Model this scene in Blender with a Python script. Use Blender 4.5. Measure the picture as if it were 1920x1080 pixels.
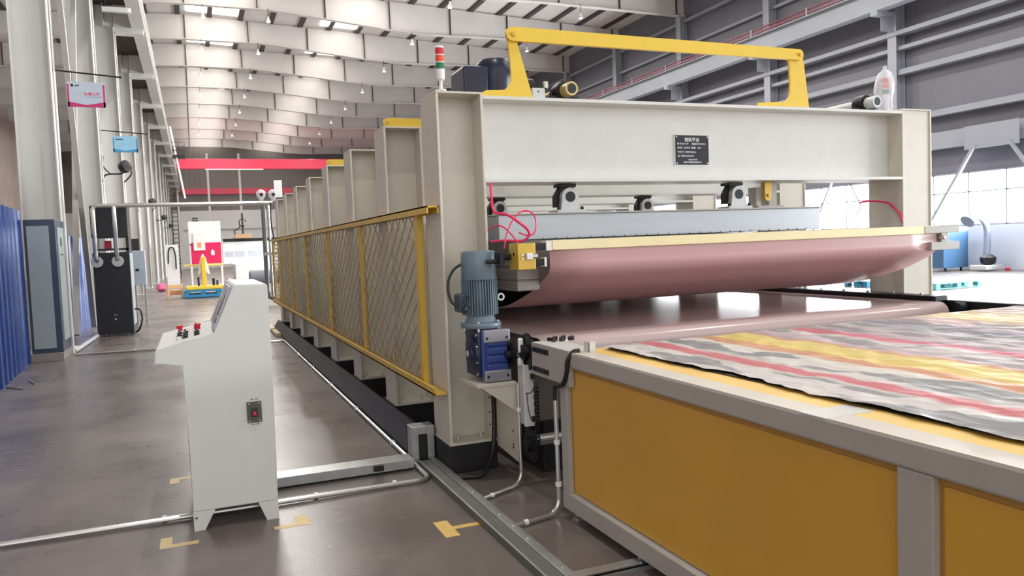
import bpy, bmesh, math, random
from mathutils import Vector, Matrix, noise
random.seed(7)
PI = math.pi
for o in list(bpy.data.objects): bpy.data.objects.remove(o)
scn = bpy.context.scene
COL = scn.collection

# ---------------------------------------------------------------- camera
cam_d = bpy.data.cameras.new('camera'); cam = bpy.data.objects.new('camera', cam_d); COL.objects.link(cam)
YAW, PIT, ROL = .384090424, -.0570382, -.0390168
cy, sy, cp, sp = math.cos(YAW), math.sin(YAW), math.cos(PIT), math.sin(PIT)
fw = Vector((sy*cp, cy*cp, sp)); rt = Vector((cy, -sy, 0)); up = rt.cross(fw)
r2 = rt*math.cos(ROL) + up*math.sin(ROL); u2 = -rt*math.sin(ROL) + up*math.cos(ROL)
m = Matrix((r2, u2, -fw)).transposed().to_4x4(); m.translation = Vector((0, 0, 1.55))
cam.matrix_world = m
cam_d.sensor_width = 36; cam_d.lens = 1464.888*36/1920; cam_d.clip_end = 400
scn.camera = cam

# ---------------------------------------------------------------- world, light, exposure
W = bpy.data.worlds.new('world'); scn.world = W; W.use_nodes = True
W.node_tree.nodes['Background'].inputs[0].default_value = (.98, .99, 1, 1)
W.node_tree.nodes['Background'].inputs[1].default_value = 1.4
SKYLIGHT, WINDOW, HIGHBAY, LAMP_W = 4.0, 6.0, 6.0, 260
scn.view_settings.view_transform = 'Standard'; scn.view_settings.look = 'None'
scn.view_settings.gamma = 1; scn.view_settings.use_curve_mapping = False
scn.view_settings.exposure = 0.22
def area(name, loc, rot, sx, sy_, power, col=(1, 1, 1)):
    l = bpy.data.lights.new(name, 'AREA'); l.shape = 'RECTANGLE'; l.size = sx; l.size_y = sy_; l.energy = power; l.color = col
    o = bpy.data.objects.new(name, l); COL.objects.link(o); o.location = loc; o.rotation_euler = rot; return o
# daylight entering through the window band of the right wall and through the roof lights
area('window_daylight', (24.9, 14, 2.5), (0, PI/2, 0), 2.2, 50, 9000, (.93, .965, 1))

# ---------------------------------------------------------------- materials
def srgb(c):
    return tuple(((v/255)/12.92 if v/255 <= .04045 else ((v/255+.055)/1.055)**2.4) for v in c) + (1,)
def mat(name, rgb, rough=.5, metal=0, var=.06, scale=6, bump=0, emit=0, trans=0, stretch=None, spec=None, alpha=1):
    m = bpy.data.materials.new(name); m.use_nodes = True; nt = m.node_tree; b = nt.nodes['Principled BSDF']
    c = srgb(rgb)
    tc = nt.nodes.new('ShaderNodeTexCoord'); mp = nt.nodes.new('ShaderNodeMapping'); nz = nt.nodes.new('ShaderNodeTexNoise')
    nt.links.new(tc.outputs['Object'], mp.inputs[0]); nt.links.new(mp.outputs[0], nz.inputs['Vector'])
    nz.inputs['Scale'].default_value = scale; nz.inputs['Detail'].default_value = 4
    if stretch: mp.inputs['Scale'].default_value = stretch
    rp = nt.nodes.new('ShaderNodeValToRGB')
    rp.color_ramp.elements[0].position = .3; rp.color_ramp.elements[1].position = .7
    rp.color_ramp.elements[0].color = tuple(v*(1-var) for v in c[:3])+(1,)
    rp.color_ramp.elements[1].color = tuple(min(1, v*(1+var)) for v in c[:3])+(1,)
    nt.links.new(nz.outputs['Fac'], rp.inputs[0]); nt.links.new(rp.outputs[0], b.inputs['Base Color'])
    b.inputs['Roughness'].default_value = rough; b.inputs['Metallic'].default_value = metal
    if spec is not None: b.inputs['Specular IOR Level'].default_value = spec
    if bump:
        bp = nt.nodes.new('ShaderNodeBump'); bp.inputs['Strength'].default_value = bump; bp.inputs['Distance'].default_value = .02
        nt.links.new(nz.outputs['Fac'], bp.inputs['Height']); nt.links.new(bp.outputs[0], b.inputs['Normal'])
    if emit:
        nt.links.new(rp.outputs[0], b.inputs['Emission Color']); b.inputs['Emission Strength'].default_value = emit
    if trans: b.inputs['Transmission Weight'].default_value = trans
    if alpha < 1: b.inputs['Alpha'].default_value = alpha
    return m
CREAM = mat('cream_paint', (210, 210, 205), .38, var=.03)
CREAM_WARM = mat('column_paint', (204, 198, 184), .42, var=.03)
CONSOLE = mat('console_paint', (210, 211, 207), .45, var=.015)
YEL = mat('yellow_paint', (214, 174, 66), .42, var=.04)
YEL_BRIGHT = mat('bright_yellow_paint', (226, 190, 58), .42, var=.03)
PANEL = mat('ochre_panel', (210, 160, 60), .30, var=.05, scale=1.5)
GREY = mat('grey_paint', (170, 166, 160), .42, var=.03)
MIDGREY = mat('press_plate_grey', (172, 176, 180), .32, .5, var=.04, stretch=(.3, 4, 4))
BLACK = mat('black_rubber', (26, 25, 26), .45, var=.2)
PLINTH = mat('black_plinth', (30, 28, 30), .6, var=.15)
IRON = mat('dark_iron', (44, 44, 46), .42, .6, var=.15)
GALV = mat('galvanised_steel', (182, 184, 184), .35, .7, var=.12, scale=14)
CHROME = mat('pipe_steel', (205, 203, 200), .25, .8, var=.05)
MOTORB = mat('blue_grey_motor_paint', (106, 124, 136), .32, var=.05)
GEARB = mat('blue_gearbox_paint', (46, 68, 134), .35, var=.06)
DGEAR = mat('dark_blue_cover', (30, 36, 66), .35, var=.08)
DBLUE = mat('navy_motor_paint', (16, 25, 54), .3, var=.1)
GOLD = mat('gold_paint', (206, 172, 70), .4, .2, var=.05)
BRASS = mat('brass_tube', (190, 168, 110), .35, .4, var=.06)
CASTW = mat('light_casting', (196, 198, 198), .45, .2, var=.06)
RED = mat('red_paint', (214, 40, 72), .45, var=.04)
PINKRED = mat('red_crane_paint', (222, 52, 84), .45, var=.04)
HOSE = mat('pink_red_hose', (236, 44, 96), .35, var=.05)
GREEN = mat('green_lens', (14, 118, 66), .3, var=.03)
ORANGE = mat('orange_lens', (232, 84, 36), .3, var=.03)
REDL = mat('red_lens', (206, 18, 50), .3, var=.03)
WHITE = mat('white_plastic', (232, 232, 230), .4, var=.02)
BAG = mat('plastic_bag', (236, 238, 246), .35, var=.06, scale=20, bump=.4, alpha=.5)
BEAMW = mat('steelwork_white', (212, 207, 203), .5, var=.04, scale=.7)
COLW = mat('steel_column_white', (208, 207, 203), .45, var=.04, scale=1)
COLR = mat('steel_column_grey', (158, 162, 170), .5, var=.04, scale=1)
GIRT = mat('girt_grey', (150, 154, 163), .5, var=.04, scale=1)
PURL = mat('purlin_dark', (66, 56, 54), .6, var=.1, scale=1)
DECK = mat('roof_deck', (222, 218, 214), .6, var=.05, scale=1)
SKYL = mat('skylight_sheet', (255, 250, 242), .6, var=0, emit=SKYLIGHT)
LAMPM = mat('lamp_glow', (255, 252, 246), .5, var=0, emit=HIGHBAY)
PANE = mat('window_pane', (246, 250, 255), .3, var=0, emit=WINDOW)
BLUEW = mat('blue_corrugated_sheet', (30, 66, 140), .3, var=.12, scale=2, bump=.25)
CABF = mat('cabinet_frame_blue_grey', (62, 74, 92), .4, var=.05)
CABP = mat('cabinet_panel_grey', (164, 172, 174), .4, var=.03)
CHILLB = mat('black_cabinet', (24, 24, 30), .5, var=.1)
TAPE = mat('masking_tape', (206, 184, 132), .55, var=.1, scale=20)
TAPEY = mat('yellow_tape', (216, 180, 96), .55, var=.1, scale=20)
WOOD = mat('pine_wood', (196, 176, 142), .6, var=.12, scale=12, stretch=(1, 6, 1))
PLASTB = mat('blue_pallet_plastic', (34, 124, 164), .45, var=.06)
PLASTT = mat('teal_pallet_plastic', (120, 196, 204), .45, var=.06)
MAGENTA = mat('magenta_board', (216, 24, 86), .45, var=.03)
SIGNB = mat('sign_pale', (178, 187, 200), .4, var=.04)
SIGNC = mat('sign_pale_blue', (142, 190, 216), .4, var=.06)
SIGNCB = mat('sign_blue', (52, 140, 180), .4, var=.04)
NAVY = mat('nameplate_black', (16, 18, 34), .6, var=.05)
SCREEN = mat('screen_black', (12, 14, 18), .15, var=.05)
TEALCAB = mat('extractor_blue', (62, 98, 134), .4, var=.06)
HOSEG = mat('extractor_hose', (140, 150, 166), .5, var=.1)
ENDW = mat('end_wall_white', (226, 226, 224), .55, var=.03, scale=.5)
BELT = mat('lower_belt_rubber', (200, 176, 174), .2, var=.03, scale=1.5, stretch=(1, .3, 1))
CURT = mat('upper_belt_rubber', (194, 152, 152), .34, var=.03, scale=1.5, stretch=(.5, 2, 2))
GLOW = mat('work_cloth_pink', (214, 100, 140), .7, var=.1)

def siding(name, rgb, axis, pitch=.25, rough=.5, depth=.5):
    m = mat(name, rgb, rough, var=.04, scale=.5); nt = m.node_tree; b = nt.nodes['Principled BSDF']
    tc = nt.nodes.new('ShaderNodeTexCoord'); sx = nt.nodes.new('ShaderNodeSeparateXYZ'); nt.links.new(tc.outputs['Object'], sx.inputs[0])
    mu = nt.nodes.new('ShaderNodeMath'); mu.operation = 'MULTIPLY'; mu.inputs[1].default_value = 2*PI/pitch
    nt.links.new(sx.outputs[axis], mu.inputs[0]); sn = nt.nodes.new('ShaderNodeMath'); sn.operation = 'SINE'; nt.links.new(mu.outputs[0], sn.inputs[0])
    bp = nt.nodes.new('ShaderNodeBump'); bp.inputs['Strength'].default_value = depth; bp.inputs['Distance'].default_value = .03
    nt.links.new(sn.outputs[0], bp.inputs['Height']); nt.links.new(bp.outputs[0], b.inputs['Normal']); return m
SIDE_R = siding('right_wall_siding', (114, 114, 124), 'Y', .3, depth=.12)
SIDE_LOW = mat('right_wall_low', (206, 214, 230), .5, var=.03, scale=.5)
SIDE_E = siding('end_wall_siding', (128, 122, 118), 'X', .6, depth=.2)
SIDE_L = siding('left_wall_siding', (190, 174, 166), 'Y', .6)

def floor_mat():
    m = bpy.data.materials.new('polished_concrete'); m.use_nodes = True; nt = m.node_tree; b = nt.nodes['Principled BSDF']
    tc = nt.nodes.new('ShaderNodeTexCoord')
    n1 = nt.nodes.new('ShaderNodeTexNoise'); n1.inputs['Scale'].default_value = .9; n1.inputs['Detail'].default_value = 6; n1.inputs['Roughness'].default_value = .6
    n2 = nt.nodes.new('ShaderNodeTexNoise'); n2.inputs['Scale'].default_value = 7; n2.inputs['Detail'].default_value = 8
    nt.links.new(tc.outputs['Object'], n1.inputs['Vector']); nt.links.new(tc.outputs['Object'], n2.inputs['Vector'])
    r = nt.nodes.new('ShaderNodeValToRGB'); r.color_ramp.elements[0].position = .3; r.color_ramp.elements[1].position = .72
    r.color_ramp.elements[0].color = srgb((98, 90, 88)); r.color_ramp.elements[1].color = srgb((134, 124, 118))
    nt.links.new(n1.outputs['Fac'], r.inputs[0])
    mx = nt.nodes.new('ShaderNodeMixRGB'); mx.blend_type = 'MULTIPLY'; mx.inputs[0].default_value = .35
    nt.links.new(r.outputs[0], mx.inputs[1]); nt.links.new(n2.outputs['Fac'], mx.inputs[2])
    nt.links.new(mx.outputs[0], b.inputs['Base Color'])
    rr = nt.nodes.new('ShaderNodeMapRange'); rr.inputs['To Min'].default_value = .2; rr.inputs['To Max'].default_value = .36
    nt.links.new(n1.outputs['Fac'], rr.inputs['Value']); nt.links.new(rr.outputs[0], b.inputs['Roughness'])
    b.inputs['Specular IOR Level'].default_value = .45
    return m
FLOOR = floor_mat()

# ---------------------------------------------------------------- mesh helper
ORG = {}
class MB:
    def __init__(s, xf=None): s.bm = bmesh.new(); s.xf = xf
    def _x(s, vs):
        if s.xf is not None: bmesh.ops.transform(s.bm, matrix=s.xf, verts=vs)
    def box(s, x0, x1, y0, y1, z0, z1, b=0):
        vs = [s.bm.verts.new((x, y, z)) for x in (x0, x1) for y in (y0, y1) for z in (z0, z1)]
        fs = [(0, 1, 3, 2), (4, 6, 7, 5), (0, 4, 5, 1), (2, 3, 7, 6), (0, 2, 6, 4), (1, 5, 7, 3)]
        F = [s.bm.faces.new([vs[i] for i in f]) for f in fs]
        if b:
            es = list({e for f in F for e in f.edges})
            r = bmesh.ops.bevel(s.bm, geom=es, offset=b, segments=2, profile=.5, affect='EDGES')
            vs = list({v for f in r['faces'] for v in f.verts} | {v for v in vs if v.is_valid})
        s._x(vs); return s
    def ring(s, c, u, v, r, n): return [s.bm.verts.new(c + (u*math.cos(2*PI*i/n) + v*math.sin(2*PI*i/n))*r) for i in range(n)]
    def skin(s, rings, cap=True, closed=False):
        n = len(rings[0]); k = len(rings)
        for a in range(k if closed else k-1):
            A, B = rings[a], rings[(a+1) % k]
            for i in range(n): s.bm.faces.new((A[i], A[(i+1) % n], B[(i+1) % n], B[i]))
        if cap and not closed:
            s.bm.faces.new(rings[0][::-1]); s.bm.faces.new(rings[-1])
        s._x([v for r in rings for v in r]); return s
    def lathe(s, p0, d, prof, n=24, cap=True):
        """prof: list of (distance along d, radius)"""
        p0 = Vector(p0); d = Vector(d).normalized(); u = d.orthogonal().normalized(); v = d.cross(u)
        return s.skin([s.ring(p0 + d*t, u, v, max(r, 1e-4), n) for t, r in prof], cap)
    def cyl(s, p0, p1, r, r1=None, n=20):
        p0, p1 = Vector(p0), Vector(p1); L = (p1-p0).length
        return s.lathe(p0, p1-p0, [(0, r), (L, r if r1 is None else r1)], n)
    def tube(s, pts, r, n=10, closed=False):
        P = [Vector(p) for p in pts]; rings = []; u = None
        for i, p in enumerate(P):
            if closed: t = P[(i+1) % len(P)] - P[i-1]
            else: t = P[min(i+1, len(P)-1)] - P[max(i-1, 0)]
            t.normalize()
            u = t.orthogonal().normalized() if u is None else (u - t*u.dot(t)).normalized()
            rings.append(s.ring(p, u, t.cross(u), r, n))
        return s.skin(rings, True, closed)
    def prism(s, poly, ax, a, b):
        f = {'x': lambda p, t: (t, p[0], p[1]), 'y': lambda p, t: (p[0], t, p[1]), 'z': lambda p, t: (p[0], p[1], t)}[ax]
        A = [s.bm.verts.new(f(p, a)) for p in poly]; B = [s.bm.verts.new(f(p, b)) for p in poly]; n = len(poly)
        s.bm.faces.new(A); s.bm.faces.new(B[::-1])
        for i in range(n): s.bm.faces.new((A[i], B[i], B[(i+1) % n], A[(i+1) % n]))
        s._x(A+B); return s
    def bar(s, p0, p1, w, h, upv=(0, 0, 1)):
        p0, p1 = Vector(p0), Vector(p1); d = (p1-p0).normalized(); upv = Vector(upv)
        sd = d.cross(upv)
        if sd.length < 1e-4: sd = d.orthogonal()
        sd.normalize(); u = sd.cross(d); R = []
        for p in (p0, p1): R.append([s.bm.verts.new(p + sd*a*w/2 + u*c*h/2) for a, c in ((-1, -1), (1, -1), (1, 1), (-1, 1))])
        return s.skin(R)
    def build(s, name, m, parent=None, origin=None, smooth=False, angle=35):
        bmesh.ops.recalc_face_normals(s.bm, faces=s.bm.faces)
        me = bpy.data.meshes.new(name); o = bpy.data.objects.new(name, me); COL.objects.link(o)
        if parent is not None: off = ORG[parent.name]
        else: off = Vector(origin) if origin is not None else Vector((0, 0, 0))
        bmesh.ops.translate(s.bm, verts=s.bm.verts, vec=-off)
        if smooth:
            for f in s.bm.faces: f.smooth = True
            for e in s.bm.edges:
                if len(e.link_faces) == 2 and e.calc_face_angle(0) > math.radians(angle): e.smooth = False
        s.bm.to_mesh(me); s.bm.free(); me.materials.append(m)
        if parent is not None: o.parent = parent
        else: o.location = off
        ORG[o.name] = off.copy(); return o
def build_each(mb, name, m, parent, smooth=False, maxn=100):
    """each loose piece of the mesh becomes a part of its own"""
    bm = mb.bm; bm.verts.index_update(); seen = set(); comps = []
    for v in bm.verts:
        if v in seen: continue
        st = [v]; seen.add(v); c = []
        while st:
            w = st.pop(); c.append(w)
            for e in w.link_edges:
                q = e.other_vert(w)
                if q not in seen: seen.add(q); st.append(q)
        comps.append(c)
    out = []
    for c in comps[:maxn]:
        k = MB(); mp = {v: k.bm.verts.new(v.co) for v in c}
        for f in {f for v in c for f in v.link_faces}: k.bm.faces.new([mp[v] for v in f.verts])
        out.append(k.build(name, m, parent, smooth=smooth))
    bm.free(); return out
def thing(name, loc, label, cat, group=None):
    o = bpy.data.objects.new(name, None); COL.objects.link(o); o.location = loc; o.empty_display_size = .1
    ORG[o.name] = Vector(loc); o['label'] = label; o['category'] = cat
    if group: o['group'] = group
    return o
def tag(o, label, cat, group=None):
    o['label'] = label; o['category'] = cat
    if group: o['group'] = group
    return o
def struct(o): o['kind'] = 'structure'; return o
def copy_tree(o, loc=None, label=None, parent=None, skip=False):
    c = o.copy(); COL.objects.link(c); c.parent = parent
    if loc is not None: c.location = loc
    if label: c['label'] = label
    ORG[c.name] = Vector(loc) if loc is not None else ORG[o.name]
    for ch in list(o.children):
        if not (skip and ch.type == 'LIGHT'): copy_tree(ch, None, None, c)
    return c
def arc(c, r, a0, a1, n, ax='x'):
    out = []
    for i in range(n+1):
        a = a0+(a1-a0)*i/n; p, q = r*math.cos(a), r*math.sin(a)
        out.append({'x': (c[0], c[1]+p, c[2]+q), 'y': (c[0]+p, c[1], c[2]+q), 'z': (c[0]+p, c[1]+q, c[2])}[ax])
    return out
def smooth_path(pts, k=8):
    P = [Vector(p) for p in pts]; out = []
    for i in range(len(P)-1):
        a, b, c, d = P[max(i-1, 0)], P[i], P[i+1], P[min(i+2, len(P)-1)]
        for j in range(k):
            t = j/k
            out.append(.5*((2*b)+(-a+c)*t+(2*a-5*b+4*c-d)*t*t+(-a+3*b-3*c+d)*t**3))
    out.append(P[-1]); return out
def hbeam_x(mb, x0, x1, y0, y1, z0, z1, tf, tw):      # I-beam along X, flanges horizontal
    ym = (y0+y1)/2
    mb.box(x0, x1, y0, y1, z1-tf, z1).box(x0, x1, y0, y1, z0, z0+tf).box(x0, x1, ym-tw/2, ym+tw/2, z0+tf, z1-tf)
def text_part(txt, size, m, parent, loc, rot, align='LEFT', extr=.0005, name='lettering'):
    cu = bpy.data.curves.new('t', 'FONT'); cu.body = txt; cu.size = size; cu.align_x = align; cu.extrude = extr; cu.offset = size*.012
    t = bpy.data.objects.new('t', cu); COL.objects.link(t)
    dg = bpy.context.evaluated_depsgraph_get(); dg.update()
    me = bpy.data.meshes.new_from_object(t.evaluated_get(dg)); bpy.data.objects.remove(t)
    o = bpy.data.objects.new(name, me); COL.objects.link(o); me.materials.clear(); me.materials.append(m)
    o.parent = parent; o.location = Vector(loc) - ORG[parent.name]; o.rotation_euler = rot
    ORG[o.name] = ORG[parent.name]; return o

# ================================================================ THE SETTING
struct(MB().box(-30, 26, -16, 110, -.3, 0).build('floor', FLOOR))
# right wall: siding above, window band, pale dado below
Y0W, Y1W = -14, 103
WZ0, WZ1 = 1.55, 3.45
struct(MB().box(25.55, 25.75, Y0W, Y1W, WZ1, 15.2).build('wall_right', SIDE_R))
o = struct(MB().box(25.5, 25.75, Y0W, Y1W, 0, WZ0).build('wall_right_dado', SIDE_LOW))
k = 1
for i in range(-5, 11):
    ya, yb = 22.45+7*i-7, 22.45+7*i
    if yb < -8: continue
    w = struct(MB().box(25.6, 25.64, ya, yb, WZ0, WZ1).build('window_%d' % k, PANE))
    f = MB().box(25.5, 25.58, ya, yb, WZ1-.05, WZ1).box(25.5, 25.58, ya, yb, WZ0, WZ0+.05).box(25.5, 25.58, ya, yb, 2.72, 2.76)
    for j in range(5): f.box(25.5, 25.58, ya+j*1.4-.02, ya+j*1.4+.02, WZ0, WZ1)
    f.build('window_frame', GIRT, w); k += 1
struct(MB().box(-30, 26, 103, 103.3, 7.0, 16).build('wall_back', SIDE_E))
struct(MB().box(-30, 26, 103, 103.25, 0, 7.0).build('wall_back_dado', ENDW))
struct(MB().box(-14.3, -14, -14, 103, 0, 16).build('wall_left', SIDE_L))
# roof deck: falls from the column line to both sides
def rz(x): return 15.85-.045*x if x > 0 else 15.85+.05*x
dk = MB()
dk.prism([(-14.2, rz(-14.2)), (0, 15.85), (26, rz(26)), (26, rz(26)+.15), (0, 16.0), (-14.2, rz(-14.2)+.15)], 'y', -14, 104)
struct(dk.build('ceiling', DECK))
# roof lights let into the deck
for i, (xa, xb) in enumerate(((.35, 3.2), (8.0, 10.2))):
    s_ = MB()
    for j in range(-1, 12):
        ya = 22.4+7*j+.6
        s_.prism([(xa, rz(xa)-.02), (xb, rz(xb)-.02), (xb, rz(xb)-.06), (xa, rz(xa)-.06)], 'y', ya, ya+5.8)
    struct(s_.build('window_%d' % (k+i), SKYL))
# girts of the right wall
t = 1
for z, h, d in ((8.9, .16, .5), (8.35, .14, .35), (7.45, .2, .35), (5.65, .22, .4), (13.2, .15, .2), (11.9, .12, .2)):
    struct(MB().box(25.5-d, 25.5, Y0W, Y1W, z-h/2, z+h/2).build('trim_%d' % t, GIRT)); t += 1
struct(MB().box(25.1, 25.5, Y0W, Y1W, 4.35, 4.95).build('trim_%d' % t, GIRT)); t += 1
# purlins
x = -12.5
while x < 25.3:
    struct(MB().prism([(x, rz(x)-.12), (x+.28, rz(x)-.12), (x+.28, rz(x)), (x, rz(x))], 'y', -12, 103).build('trim_%d' % t, PURL)); t += 1
    x += 1.75

# ---- roof rafters
raf_b = [(-14, 13.6), (-2.6, 14.2), (0, 14.3), (4.5, 14.28), (8.2, 13.93), (10.8, 13.67), (13, 13.53), (17, 13.6), (25.4, 13.5)]
def rafter(Y, label):
    r = thing('roof_rafter', (0, Y, 14.3), label, 'roof beam', 'roof rafters across the hall')
    top = [(x_, rz(x_)-.13) for x_ in (25.4, 0, -14)]
    MB().prism(raf_b + top, 'y', Y-.015, Y+.015).build('web', BEAMW, r)
    fl = MB()
    for (xa, za), (xb, zb) in zip(raf_b, raf_b[1:]):
        fl.prism([(xa, za-.03), (xb, zb-.03), (xb, zb), (xa, za)], 'y', Y-.16, Y+.16)
    fl.build('bottom_flange', BEAMW, r)
    def zb(x_):
        for (xa, za), (xb, zc) in zip(raf_b, raf_b[1:]):
            if xa <= x_ <= xb: return za+(zc-za)*(x_-xa)/(xb-xa)
    st = MB()
    for j in range(-3, 8):
        x_ = .25+3.52*j
        st.box(x_-.02, x_+.02, Y-.14, Y-.015, zb(x_), rz(x_)-.14)
    build_each(st, 'stiffener', PURL, r)
    return r
ORD = ['nearest', 'second', 'third', 'fourth', 'fifth', 'sixth', 'seventh', 'eighth', 'ninth', 'tenth', 'eleventh', 'twelfth', 'thirteenth']
for i in range(11):
    rafter(29.4+7*i, 'white plate-steel roof beam spanning the hall, %s one counting back from the camera' % ORD[i])

# ---- high bay lamps under the rafters
lp = thing('high_bay_lamp', (1.1, 36.2, 13.7), 'small white high bay lamp hanging on a thin rod under the roof', 'lamp', 'high bay lamps under the roof')
MB().cyl((1.1, 36.2, 13.72), (1.1, 36.2, 14.3), .015, n=6).build('rod', IRON, lp)
MB().lathe((1.1, 36.2, 13.8), (0, 0, -1), [(-.1, .03), (0, .05), (.12, .10), (.2, .12)], 12).build('housing', WHITE, lp, smooth=True)
MB().cyl((1.1, 36.2, 13.6), (1.1, 36.2, 13.585), .09, n=12).build('lens', LAMPM, lp)
def lamp_light(root):
    l = bpy.data.lights.new('lamp_light', 'AREA'); l.shape = 'DISK'; l.size = .22; l.energy = LAMP_W; l.color = (1, .97, .93)
    o = bpy.data.objects.new('lamp_light', l); COL.objects.link(o); o.parent = root; o.location = (0, 0, -.125); ORG[o.name] = ORG[root.name]
lamp_light(lp)
LROW = {0: 'first row from the left columns', 1: 'second row from the left columns', 2: 'third row from the left columns', 3: 'row nearest the dark right wall'}
LORD = ['under the nearest visible roof beam', 'under the second roof beam', 'under the third roof beam', 'under the fourth roof beam', 'under the fifth roof beam', 'under the sixth roof beam', 'under the seventh roof beam', 'under the eighth roof beam']
lp['label'] = 'white high bay lamp, %s, %s' % (LROW[0], LORD[0])
for i in range(-5, 8):  # negative rows are unseen lamps, added nearer the camera for overhead light
    for j, x_ in enumerate((1.1, 4.3, 12.0, 19.0)):
        if i == 0 and j == 0: continue
        if i < 0 and j == 1: continue
        dz = {0: 0, 1: 0, 2: -.7, 3: -.7}[j]
        c_ = copy_tree(lp, (x_, 36.2+7*i, 13.7+dz))
        c_['label'] = 'white high bay lamp, %s, %s' % (LROW[j], LORD[i]) if i >= 0 else 'unseen white high bay lamp added for overhead light between camera and the nearest visible roof beam'


# ---- column row on the left, X -2.6 .. -2.05
cols = []
c0 = thing('steel_column', (-2.3, 15.4, 0), 'thick white steel column rising behind the blue sheeting and grey cabinet, nearest of its row', 'column', 'white steel columns along the aisle')
MB().box(-2.07, -2.05, 15.15, 15.65, 0, 9.2).box(-2.62, -2.60, 15.15, 15.65, 0, 14.2).box(-2.6, -2.07, 15.39, 15.41, 0, 14.2).box(-2.35, -2.33, 15.15, 15.65, 9.2, 14.2).build('shaft', COLW, c0)
MB().box(-2.07, -1.15, 15.2, 15.6, 9.02, 9.2).build('corbel', COLW, c0)
MB().box(-2.68, -1.98, 15.1, 15.7, 0, .04).build('base_plate', COLW, c0)
MB().tube([(-2.0, 15.12, .1), (-2.0, 15.12, 9.0)], .022, 8).build('conduit', CHROME, c0)
for i in range(1, 13):
    copy_tree(c0, (-2.3, 15.4+7*i, 0), 'white steel column carrying the crane beam on the left, %s one of the row' % ORD[i])

# diagonal brace between the first two columns
b_ = MB(); b_.bar((-2.1, 15.9, 11.2), (-2.1, 19.1, .1), .1, .1, (1, 0, 0)).bar((-2.2, 21.9, 11.2), (-2.2, 17.2, .1), .1, .1, (1, 0, 0))
tag(b_.build('column_brace', GREY, origin=(-2.1, 18.5, 0)), 'grey diagonal steel brace crossing between the first and second white columns', 'brace')
# crane runway left
rw = thing('crane_runway_beam', (-1.3, 50, 9.2), 'white crane runway beam running on corbels along the left columns', 'crane beam')
MB().box(-1.31, -1.29, 12, 103, 9.23, 9.95).box(-1.5, -1.1, 12, 103, 9.2, 9.23).box(-1.5, -1.1, 12, 103, 9.95, 9.98).build('beam', COLW, rw)
MB().box(-1.33, -1.27, 12, 103, 9.98, 10.08).build('rail', IRON, rw)
MB().box(-2.6, -1.5, 12, 103, 9.95, 9.98).build('walkway', PURL, rw)
dp = MB()
for i in range(0, 13): dp.box(-2.05, -1.5, 15.3+7*i, 15.33+7*i, 9.2, 9.95)
build_each(dp, 'end_plate', COLW, rw)
# crane runway right
rr_ = thing('crane_runway_beam', (24.2, 50, 9.6), 'grey crane runway beam along the dark right wall with a red conductor bar on top', 'crane beam')
MB().box(24.35, 24.37, -10, 103, 9.75, 10.5).box(24.15, 24.6, -10, 103, 9.72, 9.75).box(24.15, 24.6, -10, 103, 10.5, 10.54).build('beam', COLR, rr_)
MB().box(24.2, 24.26, -10, 103, 10.6, 10.7).box(24.2, 24.26, -10, 103, 10.78, 10.83).build('conductor_bar', mat('maroon_bar', (120, 44, 62), .4), rr_)
cl = MB()
for i in range(-4, 27): cl.box(24.18, 24.3, 22.45+3.5*i-.04, 22.45+3.5*i+.04, 10.54, 10.85)
build_each(cl, 'bar_bracket', COLR, rr_)
# right columns
c1 = thing('wall_column', (25.3, 22.45, 0), 'grey steel column against the dark right wall, seen behind the covered signal tower', 'column', 'grey steel columns of the right wall')
MB().box(25.05, 25.07, 22.25, 22.65, 0, 13.6).box(25.48, 25.5, 22.25, 22.65, 0, 13.6).box(25.07, 25.48, 22.44, 22.46, 0, 13.6).build('shaft', COLR, c1)
MB().box(24.15, 25.05, 22.3, 22.6, 9.55, 9.72).box(24.5, 25.05, 22.44, 22.46, 9.0, 9.55).build('corbel', COLR, c1)
nm = {-1: 'far right, beyond the frame end post', 1: 'right of the yellow handle middle', 2: 'behind the yellow handle bar', 3: 'left of centre of the yellow handle bar'}
for i in (-3, -2, -1, 1, 2, 3, 4, 5, 6, 7, 8, 9, 10):
    if i <= -2: continue
    copy_tree(c1, (25.3, 22.45+7*i, 0), 'grey steel column against the dark right wall, ' + nm.get(i, '%s one counting from the back corner' % ORD[10-i]))
# V brace with gusset at the right wall
vb = thing('wall_brace', (24.9, 18.95, 1.5), 'pale inverted V brace with square gusset before the right windows', 'brace')
MB().box(24.85, 24.87, 17.35, 19.3, 4.15, 4.95).build('gusset', GIRT, vb)
MB().bar((24.85, 18.9, 4.3), (24.85, 20.9, 1.3), .1, .1).build('diagonal', GIRT, vb)
MB().bar((24.85, 17.7, 4.3), (24.85, 15.6, 1.3), .1, .1).build('diagonal', GIRT, vb)
v2 = MB(); v2.bar((24.85, 25.0, 4.3), (24.85, 26.6, 1.3), .08, .08)
tag(v2.build('wall_brace', GIRT, origin=(24.85, 25.8, 1.3)), 'thin pale diagonal brace crossing the window strip under the front beam', 'brace')

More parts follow.
